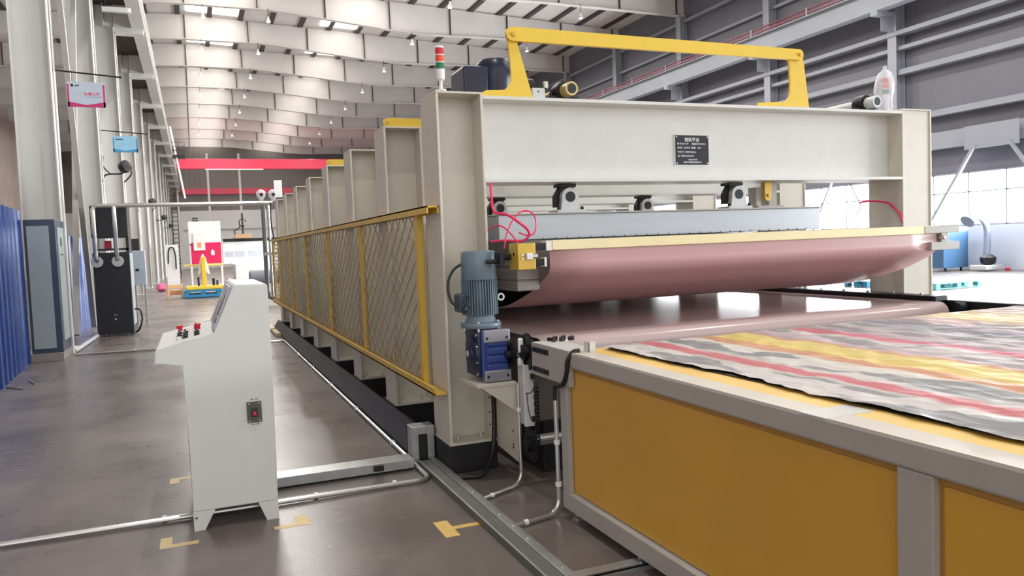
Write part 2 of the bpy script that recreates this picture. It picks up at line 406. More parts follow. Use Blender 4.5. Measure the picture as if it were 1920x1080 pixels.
# ---- overhead cranes at the far end
cr = thing('bridge_crane', (12, 84, 10.1), 'long red bridge crane girder spanning the hall below the roof', 'crane')
MB().box(-1.0, 24.0, 83.6, 84.3, 10.1, 11.1, .03).build('girder', PINKRED, cr)
MB().box(-1.5, -1.0, 82.6, 85.3, 10.085, 10.5, .03).build('end_truck', PINKRED, cr)
MB().box(1.5, 7.0, 83.4, 83.6, 10.0, 10.08).build('light_strip', WHITE, cr)
cr2 = thing('red_wall_beam', (8, 102.7, 9.2), 'lower thin red beam running across the dark end wall', 'beam')
MB().box(-1.0, 12, 102.5, 103, 8.95, 9.65, .03).build('girder', mat('faded_red', (226, 84, 104), .5), cr2)
po = MB().box(1.88, 2.12, 98.2, 98.4, 0, 13.4).build('end_wall_post', COLW, origin=(2, 98.3, 0))
tag(po, 'white upright post at the end wall, left one of the pair', 'post')
po2 = po.copy(); COL.objects.link(po2); po2.location = (5.5, 98.3, 0); po2['label'] = 'white upright post at the end wall, right one of the pair'
po3 = po.copy(); COL.objects.link(po3); po3.location = (-1.4, 98.3, 0); po3['label'] = 'white upright post in the far left corner beside the crane beam end'
gl = MB()
for x_ in (.2, 8.4): gl.box(x_, x_+3, 102.9, 103, 2.8, 2.9)
gl.box(-1, 18, 102.85, 103, 4.6, 4.75); struct(gl.build('trim_%d' % t, GREY)); t += 1
ex = thing('exit_sign', (.36, 102.8, 5.95), 'tiny dark green exit sign high on the white far wall', 'sign')
MB().box(.08, .65, 102.75, 103.0, 5.72, 6.15).build('box', mat('exit_green', (24, 78, 60), .4), ex)
MB().box(.15, .3, 102.74, 102.75, 5.85, 6.0).box(.36, .58, 102.74, 102.75, 5.85, 6.0).build('pictogram', WHITE, ex)

# ================================================================ THE GANTRY PRESS
FY, PITCH, XL, XR, ZB, ZT = 5.0, 1.53, 1.53, 5.69, .21, 2.56
FR_LABEL = 'cream steel portal frame of the press, '
g = thing('gantry_portal', (3.78, FY, 0), FR_LABEL + 'nearest one with the black nameplate', 'machine frame', 'portal frames of the press')
def column(x0, x1, name, wy=.18):
    c = MB()
    c.box(x0, x0+.018, FY, FY+.37, ZB, ZT, .003).box(x1-.018, x1, FY, FY+.37, ZB, ZT, .003)
    c.box(x0+.018, x1-.018, FY+wy, FY+wy+.015, ZB, ZT).box(x0, x1, FY-.0, FY+.37, ZT-.0, ZT+.014, .003).box(x0-.004, x1+.004, FY-.004, FY+.374, ZB-.014, ZB+.004, .002)
    return c.build(name, CREAM_WARM, g)
column(XL, XL+.33, 'column'); column(XR, XR+.345, 'column', .012)
b = MB(); hbeam_x(b, XL+.33, XR, FY, FY+.33, 1.97, 2.553, .022, .014)
for x_ in (XL+.42, XR-.1): pass
b.build('cross_beam', CREAM, g)
for x0 in (XL, XR):
    MB().box(x0-.01, x0+.34, FY+.01, FY+.40, 0, ZB-.014, .008).build('plinth', PLINTH, g)
bo = MB()
for x0 in (XL, XR):
    for dx in (.08, .25): bo.cyl((x0+dx, FY+.09, ZB), (x0+dx, FY+.09, ZB+.035), .011, n=6)
build_each(bo, 'anchor_bolt', GALV, g)
FN = ['', 'second from the front', 'third from the front', 'fourth from the front', 'fifth from the front', 'sixth from the front', 'seventh from the front', 'rearmost']
for i in range(1, 8): copy_tree(g, (3.78, FY+PITCH*i, 0), FR_LABEL + FN[i])
# holes in front-left column plus nameplate on the first frame
ho = MB()
for z in (.30, .39, .49): ho.cyl((1.835, 5.03+.02, z), (1.843, 5.05, z), .006, n=8)
build_each(ho, 'bolt_hole', IRON, g)
np_ = MB().box(3.478, 3.798, FY+.148, FY+.158, 2.1, 2.34).build('nameplate', WHITE, g); np_['label'] = 'black nameplate with a white border'
MB().box(3.484, 3.792, FY+.146, FY+.149, 2.106, 2.334).build('face', NAVY, np_)
rv = MB()
for x_ in (3.496, 3.78):
    for z in (2.118, 2.322): rv.cyl((x_, FY+.147, z), (x_, FY+.143, z), .006, n=8)
build_each(rv, 'rivet', WHITE, np_)
RX = (PI/2, 0, 0)
ty = FY+.1455
for txt, sz, x_, z, al in (('刨机平台', .034, 3.638, 2.288, 'CENTER'), ('型 号 SHY-1P1', .017, 3.502, 2.262, 'LEFT'), ('设备编号 SHF2211', .017, 3.632, 2.262, 'LEFT'),
                           ('总功率  28.4KW  重 量   16KT', .017, 3.502, 2.232, 'LEFT'), ('外形尺寸 10000*2500mm', .016, 3.502, 2.200, 'LEFT'),
                           ('出厂日期 2022年12月', .016, 3.502, 2.169, 'LEFT'), ('T18827797199', .014, 3.638, 2.141, 'CENTER'), ('青岛盛金机械设备有限公司', .014, 3.638, 2.121, 'CENTER')):
    text_part(txt, sz, WHITE, np_, (x_, ty, z), RX, al)

# press body between the frames
pr = thing('hydraulic_press', (3.7, 5.1, 0), 'grey upper press plate with pillow brackets hanging under the portal frames', 'machine')
MB().box(1.98, 4.86, 5.1, 15.9, 1.571, 1.748, .004).build('upper_plate', MIDGREY, pr)
MB().box(1.96, 4.87, 5.07, 15.9, 1.748, 1.758).build('plate_lip', GREY, pr)
bd = MB()
for i in range(26): bd.lathe((2.3+i*.095, 5.06, 1.578), (0, -1, 0), [(0, .007), (.006, .007), (.012, .003)], 8)
build_each(bd, 'rivet', CHROME, pr)
MB().box(1.985, 5.45, 4.9, 15.9, 1.225, 1.566, .004).build('platen', mat('platen_grey', (112, 108, 106), .45, .3), pr)
sr = MB()
for z0, z1 in ((1.40, 1.45), (1.31, 1.375), (1.24, 1.30)): sr.box(1.93, 2.085, 4.68, 15.9, z0, z1, .004)
sr.box(1.94, 2.08, 4.7, 15.9, 1.235, 1.47)
build_each(sr, 'side_rail', mat('rail_grey_brown', (136, 130, 128), .4, .3), pr)
MB().box(1.97, 5.40, 5.5, 15.9, 1.08, 1.215, .01).build('press_pad', BLACK, pr)
# lower bed
bed = thing('press_bed', (3.7, 4.6, 0), 'dark lower bed of the press under the mauve rubber belt', 'machine')
MB().box(2.05, 5.45, 4.75, 15.9, .35, .76, .01).box(2.05, 5.45, 4.75, 15.9, .80, .935, .01).build('bed_block', mat('bed_grey', (120, 112, 106), .5), bed)
MB().box(2.1, 5.4, 4.75, 15.9, 0.0, .35, .01).build('base', PLINTH, bed)
MB().box(5.52, 5.66, 4.55, 15.9, .86, .99, .006).build('side_channel', IRON, bed)
bb = MB()
for i in range(40): bb.lathe((5.60, 4.75+i*.28, .99), (0, 0, 1), [(0, .012), (.012, .012), (.016, .005)], 8)
build_each(bb, 'channel_bolt', CHROME, bed)
MB().box(5.62, 5.78, 3.9, 4.56, .80, .955, .01).cyl((5.54, 4.38, .90), (5.72, 4.38, .90), .05).build('end_bracket', IRON, bed)

# belts
def strip(xa, xb, prof, th, nx=2, wob=0):
    mb = MB(); rings = []
    for (y, z) in prof: rings.append([mb.bm.verts.new((xa+(xb-xa)*i/nx, y, z)) for i in range(nx+1)])
    for a, c in zip(rings, rings[1:]):
        for i in range(nx): mb.bm.faces.new((a[i], a[i+1], c[i+1], c[i]))
    return mb
def belt(name, m, parent, xa, xb, prof, th, origin=None):
    o = strip(xa, xb, prof, th, 12).build(name, m, parent, origin=origin)
    for p in o.data.polygons: p.use_smooth = True
    md = o.modifiers.new('thick', 'SOLIDIFY'); md.thickness = th; md.offset = 0
    return o
RC = (4.485, .868)
prof = [(15.8, .947), (10, .946), (6, .946), (4.9, .947), (4.6, .947), (4.485, .948)]
prof += [(RC[0]-.08*math.sin(a), RC[1]+.08*math.cos(a)) for a in [PI*j/12 for j in range(1, 13)]] + [(5.2, .78), (15.8, .78)]
lb = thing('lower_belt', (3.7, 4.38, .948), 'mauve rubber conveyor belt lying flat at the press mouth, wrapped round a roller', 'conveyor belt')
belt('belt_sheet', BELT, lb, 1.97, 5.49, prof, .008)
MB().cyl((1.97, RC[0], RC[1]), (5.50, RC[0], RC[1]), .073, n=24).build('roller', IRON, lb, smooth=True)
MB().cyl((1.955, RC[0], RC[1]), (1.97, RC[0], RC[1]), .02, n=12).build('roller_shaft', CHROME, lb, smooth=True)
ub = thing('upper_belt', (3.78, 4.5, 1.5), 'reddish rubber sheet hanging from a cream bar and curving back under the press', 'conveyor belt')
cprof = [(4.515, 1.505), (4.512, 1.45), (4.51, 1.40), (4.525, 1.36), (4.58, 1.32), (4.68, 1.275), (4.80, 1.225), (4.95, 1.18), (5.15, 1.125), (5.35, 1.085), (5.6, 1.06), (5.9, 1.05), (8, 1.045), (15.8, 1.045)]
belt('belt_sheet', CURT, ub, 2.09, 5.49, [(p.y, p.z) for p in smooth_path([(0, y, z) for y, z in cprof], 4)], .008)
MB().box(2.10, 5.50, 4.485, 4.60, 1.497, 1.560, .004).build('clamp_bar', mat('cream_yellow_bar', (234, 221, 174), .4, var=.03), ub)
hb = MB().box(5.33, 5.71, 4.48, 4.60, 1.50, 1.555, .003).box(5.40, 5.71, 4.48, 4.60, 1.365, 1.43, .003).box(5.52, 5.60, 4.49, 4.59, 1.42, 1.51, .003)
hb.build('end_fork', GREY, ub)
MB().lathe((5.5, 4.48, 1.465), (0, -1, 0), [(0, .018), (.03, .018), (.04, .01)], 12).build('fork_bolt', CHROME, ub)
# left tensioner with gold block
tn = thing('belt_tensioner', (1.91, 4.5, 1.38), 'gold tensioner block with square nut at the left end of the reddish sheet', 'clamp')
MB().box(1.855, 1.975, 4.47, 4.62, 1.383, 1.548, .004).build('block', GOLD, tn)
MB().box(1.905, 1.945, 4.445, 4.47, 1.445, 1.485, .004).build('square_nut', WHITE, tn)
MB().cyl((1.92, 4.46, 1.465), (1.98, 4.46, 1.465), .016, n=12).cyl((1.885, 4.465, 1.45), (1.885, 4.472, 1.45), .008, n=8).cyl((1.885, 4.465, 1.475), (1.885, 4.472, 1.475), .008, n=8).build('stud', CHROME, tn)
build_each(MB().box(1.975, 2.06, 4.5, 4.56, 1.50, 1.545, .004).box(1.975, 2.05, 4.5, 4.56, 1.405, 1.445, .004), 'clamp_jaw', IRON, tn)
build_each(MB().box(2.045, 2.058, 4.49, 4.57, 1.395, 1.455, .002).box(2.06, 2.10, 4.49, 4.57, 1.496, 1.556, .002), 'jaw_end', WHITE, tn)
MB().cyl((1.60+.27, 4.54, 1.48), (1.855, 4.54, 1.48), .012, n=10).cyl((1.80, 4.6, 1.465), (1.855, 4.6, 1.465), .022, n=12).box(1.77, 1.80, 4.56, 4.66, 1.42, 1.50, .004).cyl((1.70, 4.62, 1.44), (1.77, 4.62, 1.44), .014, n=10).build('air_fittings', IRON, tn)

# pillow bearing brackets, hanging from the beams of frames 1 and 2
def bearing(x, y, label):
    t_ = thing('pillow_bearing', (x, y, 1.76), label, 'bearing', 'pillow bearings on the grey plate')
    MB().prism([(x-.035, 1.964), (x+.05, 1.964), (x+.085, 1.88), (x+.085, 1.80), (x-.09, 1.80), (x-.09, 1.88)], 'y', y, y+.06).box(x-.06, x+.07, y-.02, y+.1, 1.945, 1.967, .003).build('hanger', IRON, t_)
    pf = [(x-.075, 1.775), (x-.062, 1.84)] + [(x+.005-.066*math.cos(a), 1.872+.066*math.sin(a)) for a in [PI*j/12 for j in range(0, 13)]] + [(x+.072, 1.84), (x+.085, 1.775)]
    MB().prism(pf, 'y', y-.05, y-.004).build('housing', CASTW, t_)
    MB().cyl((x+.005, y-.056, 1.872), (x+.005, y-.02, 1.872), .038, n=20).build('shaft_end', IRON, t_)
    MB().box(x-.11, x+.12, y-.07, y+.09, 1.758, 1.778, .003).build('foot', CASTW, t_)
    build_each(MB().cyl((x-.09, y-.05, 1.778), (x-.09, y-.05, 1.80), .014, n=6).cyl((x+.10, y-.05, 1.778), (x+.10, y-.05, 1.80), .014, n=6), 'foot_bolt', IRON, t_)
    return t_
bearing(2.55, 5.17, 'black and grey pillow bearing on the plate, front row near the red hoses')
bearing(4.05, 5.17, 'black and grey pillow bearing on the plate, front row right of centre')
bearing(2.60, 6.70, 'black and grey pillow bearing on the plate, back row beside the left post')
bearing(4.16, 6.70, 'black and grey pillow bearing on the plate, back row between the two front ones')
yb = thing('guide_bracket', (4.38, 5.2, 1.76), 'yellow round-ended guide bracket standing on the right part of the grey plate', 'bracket')
pf = [(4.345, 1.968), (4.345, 1.85)] + [(4.38-.035*math.cos(a), 1.85-.035*math.sin(a)) for a in [PI*j/8 for j in range(1, 8)]] + [(4.415, 1.85), (4.415, 1.968)]
MB().prism(pf, 'y', 5.16, 5.19).build('arm', GOLD, yb)
MB().cyl((4.38, 5.145, 1.86), (4.38, 5.2, 1.86), .014, n=6).build('bolt', BRASS, yb)
MB().box(4.29, 4.335, 5.2, 5.3, 1.758, 1.93).box(4.42, 4.5, 5.2, 5.3, 1.775, 1.968).box(4.26, 4.52, 5.14, 5.32, 1.758, 1.778).build('base', GREY, yb)

# pink-red air hoses
def hose(name, pts, r, label, m=HOSE):
    P = smooth_path(pts, 10)
    return tag(MB().tube(P, r, 8).build(name, m, origin=pts[0], smooth=True), label, 'hose')
hose('air_hose', [(1.875, 4.95, 1.96), (1.87, 4.93, 1.86), (1.875, 4.9, 1.765), (1.95, 4.85, 1.74), (2.03, 4.83, 1.68), (2.075, 4.82, 1.64), (2.09, 4.83, 1.6), (2.05, 4.85, 1.565), (1.95, 4.90, 1.57), (1.885, 5.02, 1.565)], .009, 'thick red air hose drooping beside the left post above the gold block')
hose('air_hose', [(1.875, 4.75, 1.52), (1.90, 4.75, 1.62), (1.95, 4.75, 1.71), (2.02, 4.75, 1.76), (2.09, 4.75, 1.74), (2.11, 4.75, 1.67), (2.09, 4.75, 1.61), (2.04, 4.75, 1.60), (1.99, 4.77, 1.62)], .0052, 'thin red air hose making the large loop beside the left post')
hose('air_hose', [(1.872, 5.05, 1.64), (1.88, 4.9, 1.67), (1.91, 4.84, 1.66), (1.95, 4.78, 1.60), (1.965, 4.72, 1.54), (1.97, 4.68, 1.50)], .0052, 'short red air hose arching down to the tensioner fittings')
hose('air_hose', [(5.45, 5.35, 1.97), (5.48, 5.33, 1.88), (5.50, 5.3, 1.80), (5.47, 5.25, 1.75), (5.40, 5.22, 1.70), (5.33, 5.2, 1.66)], .004, 'thin dark red line hanging under the right end of the front beam', mat('dark_red_line', (150, 60, 80), .5))
hose('air_hose', [(5.50, 5.3, 1.79), (5.58, 5.25, 1.80), (5.665, 5.15, 1.78), (5.672, 5.08, 1.73), (5.675, 5.02, 1.67), (5.68, 5.0, 1.60)], .008, 'pink hose bending against the side of the right post')

# ---- things on top of the front frame
h = thing('lifting_handle', (3.35, 5.0, 2.56), 'large yellow lifting handle with a long bar across the front beam', 'handle')
def upright(xo, sgn):
    # outline of the curved foot plate, mirrored by sgn
    P = [(0, 3.03), (0.02, 2.90), (-.02+.03, 2.75)]
    if sgn > 0:
        poly = [(2.06, 3.0), (2.075, 2.92), (2.085, 2.82), (2.09, 2.72)] + [(2.01+.08*math.cos(a), 2.69-.09*math.sin(a)) for a in [PI/2*j/6 for j in range(1, 7)]] + [(1.90, 2.595), (1.865, 2.575), (1.865, 2.558), (2.245, 2.558), (2.145, 2.92), (2.13, 3.0)]
    else:
        poly = [(4.63, 3.0), (4.655, 2.90), (4.70, 2.558), (4.185, 2.558), (4.185, 2.58), (4.36, 2.592)] + [(4.43+.08*math.sin(a), 2.68-.085*math.cos(a)) for a in [PI/2*j/6 for j in range(1, 7)]] + [(4.515, 2.75), (4.51, 2.86), (4.50, 2.93), (4.53, 3.0)]
    MB().prism(poly, 'y', 5.03, 5.05).build('upright_plate', YEL_BRIGHT, h)
upright(0, 1); upright(0, -1)
pf = [(2.10+.048*math.cos(a), 2.978+.048*math.sin(a)) for a in [PI/2+PI*j/10 for j in range(11)]] + [(4.585+.04*math.cos(a), 2.97+.042*math.sin(a)) for a in [-PI/2+PI*j/10 for j in range(11)]]
MB().prism(pf, 'y', 5.0, 5.03).build('bar', YEL_BRIGHT, h)
build_each(MB().cyl((2.105, 4.985, 2.975), (2.105, 5.0, 2.975), .016, n=16).cyl((4.585, 4.985, 2.97), (4.585, 5.0, 2.97), .014, n=6), 'pivot_bolt', YEL, h)
def yellow_link(k_, label, w):
    Y = FY+PITCH*k_
    z0 = 2.575
    t_ = thing('yellow_link_bar', (1.6, Y, z0), label, 'bar', 'yellow bars on the rear frames')
    pf = [(1.575+.035*math.cos(a), z0+.036+.035*math.sin(a)) for a in [PI/2+PI*j/10 for j in range(11)]] + [(1.55+w, z0+.001), (1.55+w, z0+.071)]
    MB().prism(pf, 'y', Y+.02, Y+.05).build('bar', YEL_BRIGHT, t_)
    MB().cyl((1.575, Y+.005, z0+.036), (1.575, Y+.02, z0+.036), .013, n=12).build('pivot', YEL, t_)
yellow_link(1, 'yellow bar lying on top of the second portal frame', .75)
yellow_link(3, 'small yellow bar on top of the fourth portal frame', .75)

def signal_tower(x, y, z, label):
    t_ = thing('signal_tower', (x, y, z), label, 'signal light')
    MB().cyl((x, y, z), (x, y, z+.012), .035, n=16).cyl((x, y, z+.01), (x, y, z+.07), .012, n=10).build('stem', WHITE, t_)
    MB().lathe((x, y, z+.07), (0, 0, 1), [(0, .018), (.012, .028), (.075, .030)], 20).build('base', WHITE, t_, smooth=True)
    zz = z+.145
    for nm_, mm in (('green_lens', GREEN), ('orange_lens', ORANGE), ('red_lens', REDL)):
        MB().cyl((x, y, zz), (x, y, zz+.042), .028, n=20).build(nm_, mm, t_, smooth=True)
        MB().cyl((x, y, zz+.042), (x, y, zz+.048), .0285, n=20).build('ring', WHITE, t_, smooth=True); zz += .048
    MB().lathe((x, y, zz), (0, 0, 1), [(0, .028), (.008, .024), (.010, .01)], 20).build('cap', WHITE, t_, smooth=True)
    return t_
signal_tower(1.58, 5.03, ZT+.014, 'red, orange and green signal tower light standing on the left post')
signal_tower(5.565, 5.06, 2.553, 'signal tower light wrapped in clear plastic at the right end of the beam')
bg = MB(); rings = []
zs = [(0, .05), (.03, .062), (.06, .058), (.11, .066), (.17, .076), (.23, .074), (.28, .064), (.32, .048), (.345, .022), (.36, .012), (.375, .016), (.385, .004)]
for i, (dz, r) in enumerate(zs):
    n = 28; ring = []
    for j in range(n):
        a = 2*PI*j/n; rr = r*(1+.10*math.sin(5*a+dz*20)+.05*math.sin(9*a+dz*31))
        ring.append(bg.bm.verts.new((5.562+rr*math.cos(a)-.01*math.sin(dz*9), 5.06+rr*math.sin(a), 2.556+dz)))
    rings.append(ring)
bg.skin(rings, cap=False)
tag(bg.build('plastic_bag', BAG, origin=(5.565, 5.06, 2.556), smooth=True, angle=80), 'white translucent plastic bag pulled over the right signal tower', 'bag')

def top_shaft(x, label, mcol):
    t_ = thing('lift_shaft', (x, 5.15, 2.56), label, 'shaft')
    z = 2.63
    s_ = MB(); 
    rings = []
    s_.lathe((x, 5.02, z), (0, 1, 0), [(0, .036), (0, .05), (.10, .05), (.10, .042), (10.9, .042)], 24, cap=False)
    s_.build('tube', mcol, t_, smooth=True)
    MB().cyl((x, 5.021, z), (x, 5.05, z), .037, n=20).build('bore', BLACK, t_)
    MB().lathe((x, 5.13, z), (0, 1, 0), [(0, .052), (0, .072), (.05, .078), (.10, .072)], 24).box(x-.11, x+.11, 5.14, 5.24, 2.556, 2.60, .004).build('bearing', IRON, t_, smooth=True)
    build_each(MB().cyl((x+.085, 5.19, 2.60), (x+.085, 5.19, 2.63), .013, n=6).cyl((x-.085, 5.19, 2.60), (x-.085, 5.19, 2.63), .013, n=6), 'bearing_bolt', IRON, t_)
    for i in range(1, 7):
        Y = FY+PITCH*i
        MB().box(x-.09, x+.09, Y+.1, Y+.22, 2.556, 2.72, .01).build('bearing', IRON, t_)
top_shaft(2.545, 'brass coloured lift shaft with open tube end beside the blue motor', BRASS)
top_shaft(5.43, 'pale lift shaft with open tube end beside the plastic bag', CASTW)

tm = thing('hoist_gearmotor', (2.2, 5.75, 2.56), 'navy blue gearmotor sitting on top of the press behind the handle foot', 'motor')
MB().box(1.95, 2.15, 5.62, 5.95, 2.60, 2.90, .02).build('gearbox', DBLUE, tm)
MB().lathe((2.25, 5.75, 2.6), (0, 0, 1), [(0, .13), (.08, .15), (.18, .15), (.22, .16), (.32, .155), (.37, .12), (.38, .04)], 28).build('motor_body', DBLUE, tm, smooth=True)
MB().box(1.9, 2.42, 5.6, 6.0, 2.556, 2.60, .004).build('base_plate', IRON, tm)
cp_ = thing('coupling', (2.52, 5.5, 2.56), 'black shaft coupling with chrome couplers behind the yellow handle foot', 'coupling')
MB().cyl((2.425, 5.75, 2.765), (2.56, 5.75, 2.765), .08, n=20).build('drum', IRON, cp_, smooth=True)
build_each(MB().cyl((2.44, 5.62, 2.80), (2.44, 5.62, 2.845), .02, n=12).cyl((2.62, 5.62, 2.75), (2.62, 5.62, 2.80), .022, n=12), 'coupler', CHROME, cp_)
build_each(MB().tube([(2.44, 5.62, 2.80), (2.44, 5.62, 2.60)], .012).tube([(2.62, 5.62, 2.75), (2.62, 5.62, 2.56)], .014), 'hose', BLACK, cp_)
jb = thing('junction_box', (2.33, 5.12, 2.556), 'small clear grey junction box on the beam at the handle foot', 'box')
MB().box(2.275, 2.375, 5.1, 5.16, 2.556, 2.64, .006).build('box', CASTW, jb)
MB().cyl((2.375, 5.13, 2.58), (2.40, 5.13, 2.58), .01, n=8).cyl((2.32, 5.098, 2.615), (2.32, 5.10, 2.615), .006, n=8).build('cable_gland', IRON, jb)
tb = MB().box(1.84, 1.90, 5.10, 5.2, 2.553, 2.59, .004).cyl((1.85, 5.09, 2.575), (1.90, 5.09, 2.575), .012, n=8)
tag(tb.build('limit_switch', CASTW, origin=(1.87, 5.15, 2.553)), 'small grey limit switch on the beam beside the left post', 'switch')
fr_ = MB().box(2.85, 3.15, 6.6, 6.62, 2.84, 2.86).box(3.13, 3.15, 6.6, 6.62, 2.555, 2.86).box(2.85, 2.87, 6.6, 6.62, 2.555, 2.86)
tag(fr_.build('sensor_stand', GREY, origin=(3.0, 6.61, 2.555)), 'thin grey hoop stand on top of the press behind the brass tube', 'stand')

# ---- mesh guard along the left side
mg = thing('mesh_guard', (1.5, 10.5, .56), 'yellow framed expanded mesh guard along the left side of the press', 'machine guard')
G0, G1 = 5.02, 16.7
MB().box(1.44, 1.526, G0, G1, 1.808, 1.822, .002).box(1.44, 1.452, G0, G1, 1.77, 1.822, .002).box(1.514, 1.526, G0, G1, 1.77, 1.822, .002).build('top_rail', YEL, mg)
MB().box(1.44, 1.526, G0, G1, .548, .562, .002).box(1.44, 1.452, G0, G1, .548, .60, .002).build('bottom_rail', YEL, mg)
posts = [5.42, 7.47, 9.5, 11.5, 13.4, 15.1, 16.6]
for y in posts: MB().box(1.47, 1.515, y-.03, y+.05, .562, 1.78, .003).build('post', YEL, mg)
def clip(y0, z0, y1, z1, a, b, c, d):
    t0, t1 = 0, 1; dy, dz = y1-y0, z1-z0
    for p, q in ((-dy, y0-a), (dy, b-y0), (-dz, z0-c), (dz, d-z0)):
        if abs(p) < 1e-9:
            if q < 0: return None
        else:
            r = q/p
            if p < 0: t0 = max(t0, r)
            else: t1 = min(t1, r)
    return (y0+t0*dy, z0+t0*dz, y0+t1*dy, z0+t1*dz) if t0 < t1 else None
for ya, yb_ in zip(posts, posts[1:]):
    a, b2, c, d = ya+.05, yb_-.03, .60, 1.77; mm = MB(); sl = .15/.21; H_ = d-c
    n = int((b2-a+H_/sl)/.21)+2
    for sg in (1, -1):
        for i in range(-1, n):
            ys = a+i*.21-(0 if sg < 0 else H_/sl)
            q = clip(ys, c if sg > 0 else d, ys+H_/sl, d if sg > 0 else c, a, b2, c, d) if sg > 0 else clip(ys-H_/sl, d, ys, c, a, b2, c, d)
            if q: mm.bar((1.492+.003*sg, q[0], q[1]), (1.492+.003*sg, q[2], q[3]), .011, .007, (1, 0, 0))
    mm.box(1.485, 1.50, a, a+.02, c, d).box(1.485, 1.50, b2-.02, b2, c, d).box(1.485, 1.50, a, b2, c-.03, c).box(1.485, 1.50, a, b2, d, d+.03)
    mm.build('expanded_mesh', mat('mesh_yellow', (198, 182, 142), .4, .3, var=.05), mg)

# black sloped cover along the foot of the frames
ct = MB(); ct.prism([(1.395, 0), (1.395, .03), (1.5, .19), (1.519, .19), (1.519, 0)], 'y', 5.46, 16.4)
tag(ct.build('cable_duct', BLACK, origin=(1.45, 10, 0)), 'long black sloping cable cover at the foot of the press frames', 'cable duct')

# ================================================================ GEARMOTOR, CHAIN DRIVE
MX, MY = 1.70, 4.77
gm = thing('gearmotor', (MX, MY, .66), 'blue grey upright electric motor on a bright blue gearbox beside the left post', 'motor')
bt = MB(); bt.lathe((MX, MY, 1.08), (0, 0, 1), [(0, .085), (.02, .095), (.235, .095), (.25, .085)], 32)
for j in range(40):
    a = 2*PI*j/40
    if -2.1 < (a-PI) < -1.75: continue
    ca, sa = math.cos(a), math.sin(a)
    bt.bar((MX+ca*.10, MY+sa*.10, 1.10), (MX+ca*.10, MY+sa*.10, 1.33), .005, .035, (ca, sa, 0))
bt.build('ribbed_body', MOTORB, gm, smooth=True)
MB().lathe((MX, MY, 1.325), (0, 0, 1), [(0, .112), (.008, .116), (.165, .113), (.18, .108), (.186, .096), (.188, .02)], 40).build('fan_cover', MOTORB, gm, smooth=True)
MB().lathe((MX, MY, 1.015), (0, 0, 1), [(0, .07), (0, .128), (.006, .132), (.028, .132), (.034, .128), (.04, .10), (.075, .09)], 40).build('flange', MOTORB, gm, smooth=True)
fb = MB()
for j in range(4):
    a = PI/4+PI/2*j+.3; fb.cyl((MX+.112*math.cos(a), MY+.112*math.sin(a), .995), (MX+.112*math.cos(a), MY+.112*math.sin(a), 1.06), .010, n=6)
build_each(fb, 'flange_bolt', CHROME, gm)
MB().box(MX-.16, MX-.10, MY-.05, MY+.06, 1.12, 1.24, .012).cyl((MX-.13, MY-.06, 1.15), (MX-.13, MY-.11, 1.15), .012, n=10).build('terminal_box', mat('dark_motor_box', (50, 62, 70), .4), gm)
MB().tube(arc((MX+.135, MY-.03, 1.205), .02, 0, 2*PI, 16, 'y')[:-1], .006, 8, True).cyl((MX+.10, MY-.03, 1.205), (MX+.118, MY-.03, 1.205), .006, n=8).build('lifting_eye', WHITE, gm, smooth=True)
# gearbox
GX0, GX1, GY0, GY1 = 1.652, 1.828, 4.63, 4.90
gb = MB().box(GX0, GX1, GY0+.01, GY1, .70, 1.0, .012)
for i in range(4): gb.box(GX0+.03, GX1-.005, GY0-.004, GY0+.02, .745+.052*i, .785+.052*i, .006)
gb.build('gearbox', GEARB, gm)
ga = MB()
for z in (.96, .72):
    pass
ga.box(GX0+.01, GX1+.012, GY0-.014, GY0+.05, .925, 1.008, .008).box(GX0+.01, GX1+.012, GY0-.014, GY0+.05, .675, .748, .008)
build_each(ga, 'mounting_plate', mat('brushed_plate', (158, 156, 164), .38, .5, var=.05), gm)
h2 = MB()
for x_ in (GX0+.03, GX1-.012):
    for z in (.955, .71): h2.cyl((x_, GY0-.016, z), (x_, GY0-.012, z), .009, n=12)
build_each(h2, 'mounting_hole', BLACK, gm)
cv = MB(); cv.box(GX0-.02, GX0, GY0+.02, GY1-.005, .705, .995, .006)
cv.lathe((GX0-.018, (GY0+GY1)/2, .85), (-1, 0, 0), [(0, .115), (.012, .11), (.02, .06), (.03, .055), (.035, .03)], 32)
cv.build('side_cover', DGEAR, gm, smooth=True)
cb = MB()
for y in (GY0+.035, GY1-.03):
    for z in (.725, .975, .80, .90): cb.cyl((GX0-.03, y, z), (GX0-.015, y, z), .008, n=6)
build_each(cb, 'cover_bolt', CHROME, gm)
MB().lathe((GX0-.052, (GY0+GY1)/2, .85), (-1, 0, 0), [(0, .022), (.006, .018)], 16).build('shaft_cap', CASTW, gm)
MB().cyl((GX1, 4.40+.3, .88), (GX1+.03, 4.70, .88), .05, n=20).build('output_hub', IRON, gm)
# bracket plate under it
mbk = thing('motor_bracket', (1.8, 4.75, .14), 'cream welded bracket carrying the gearmotor, bolted to the left post', 'bracket')
MB().box(1.60, 1.86, 4.60, 4.99, .645, .67, .003).build('shelf', CREAM_WARM, mbk)
MB().prism([(4.605, .66), (4.99, .66), (4.99, .17), (4.605, .14)], 'x', 1.862, 1.874).build('side_plate', CREAM_WARM, mbk)
MB().prism([(4.62, .645), (4.99, .645), (4.62, .50)], 'x', 1.845, 1.858).prism([(1.63, .645), (1.86, .645), (1.86, .47)], 'y', 4.605, 4.617).build('gusset', CREAM_WARM, mbk)
MB().box(1.855, 1.93, 4.46, 4.475, .40, .79, .003).box(1.875, 1.885, 4.475, 4.6, .40, .79, .003).build('sensor_plate', CREAM, mbk)
build_each(MB().box(1.90, 1.925, 4.44, 4.46, .70, .735, .004).box(1.90, 1.925, 4.44, 4.46, .43, .465, .004), 'sensor', BLACK, mbk)
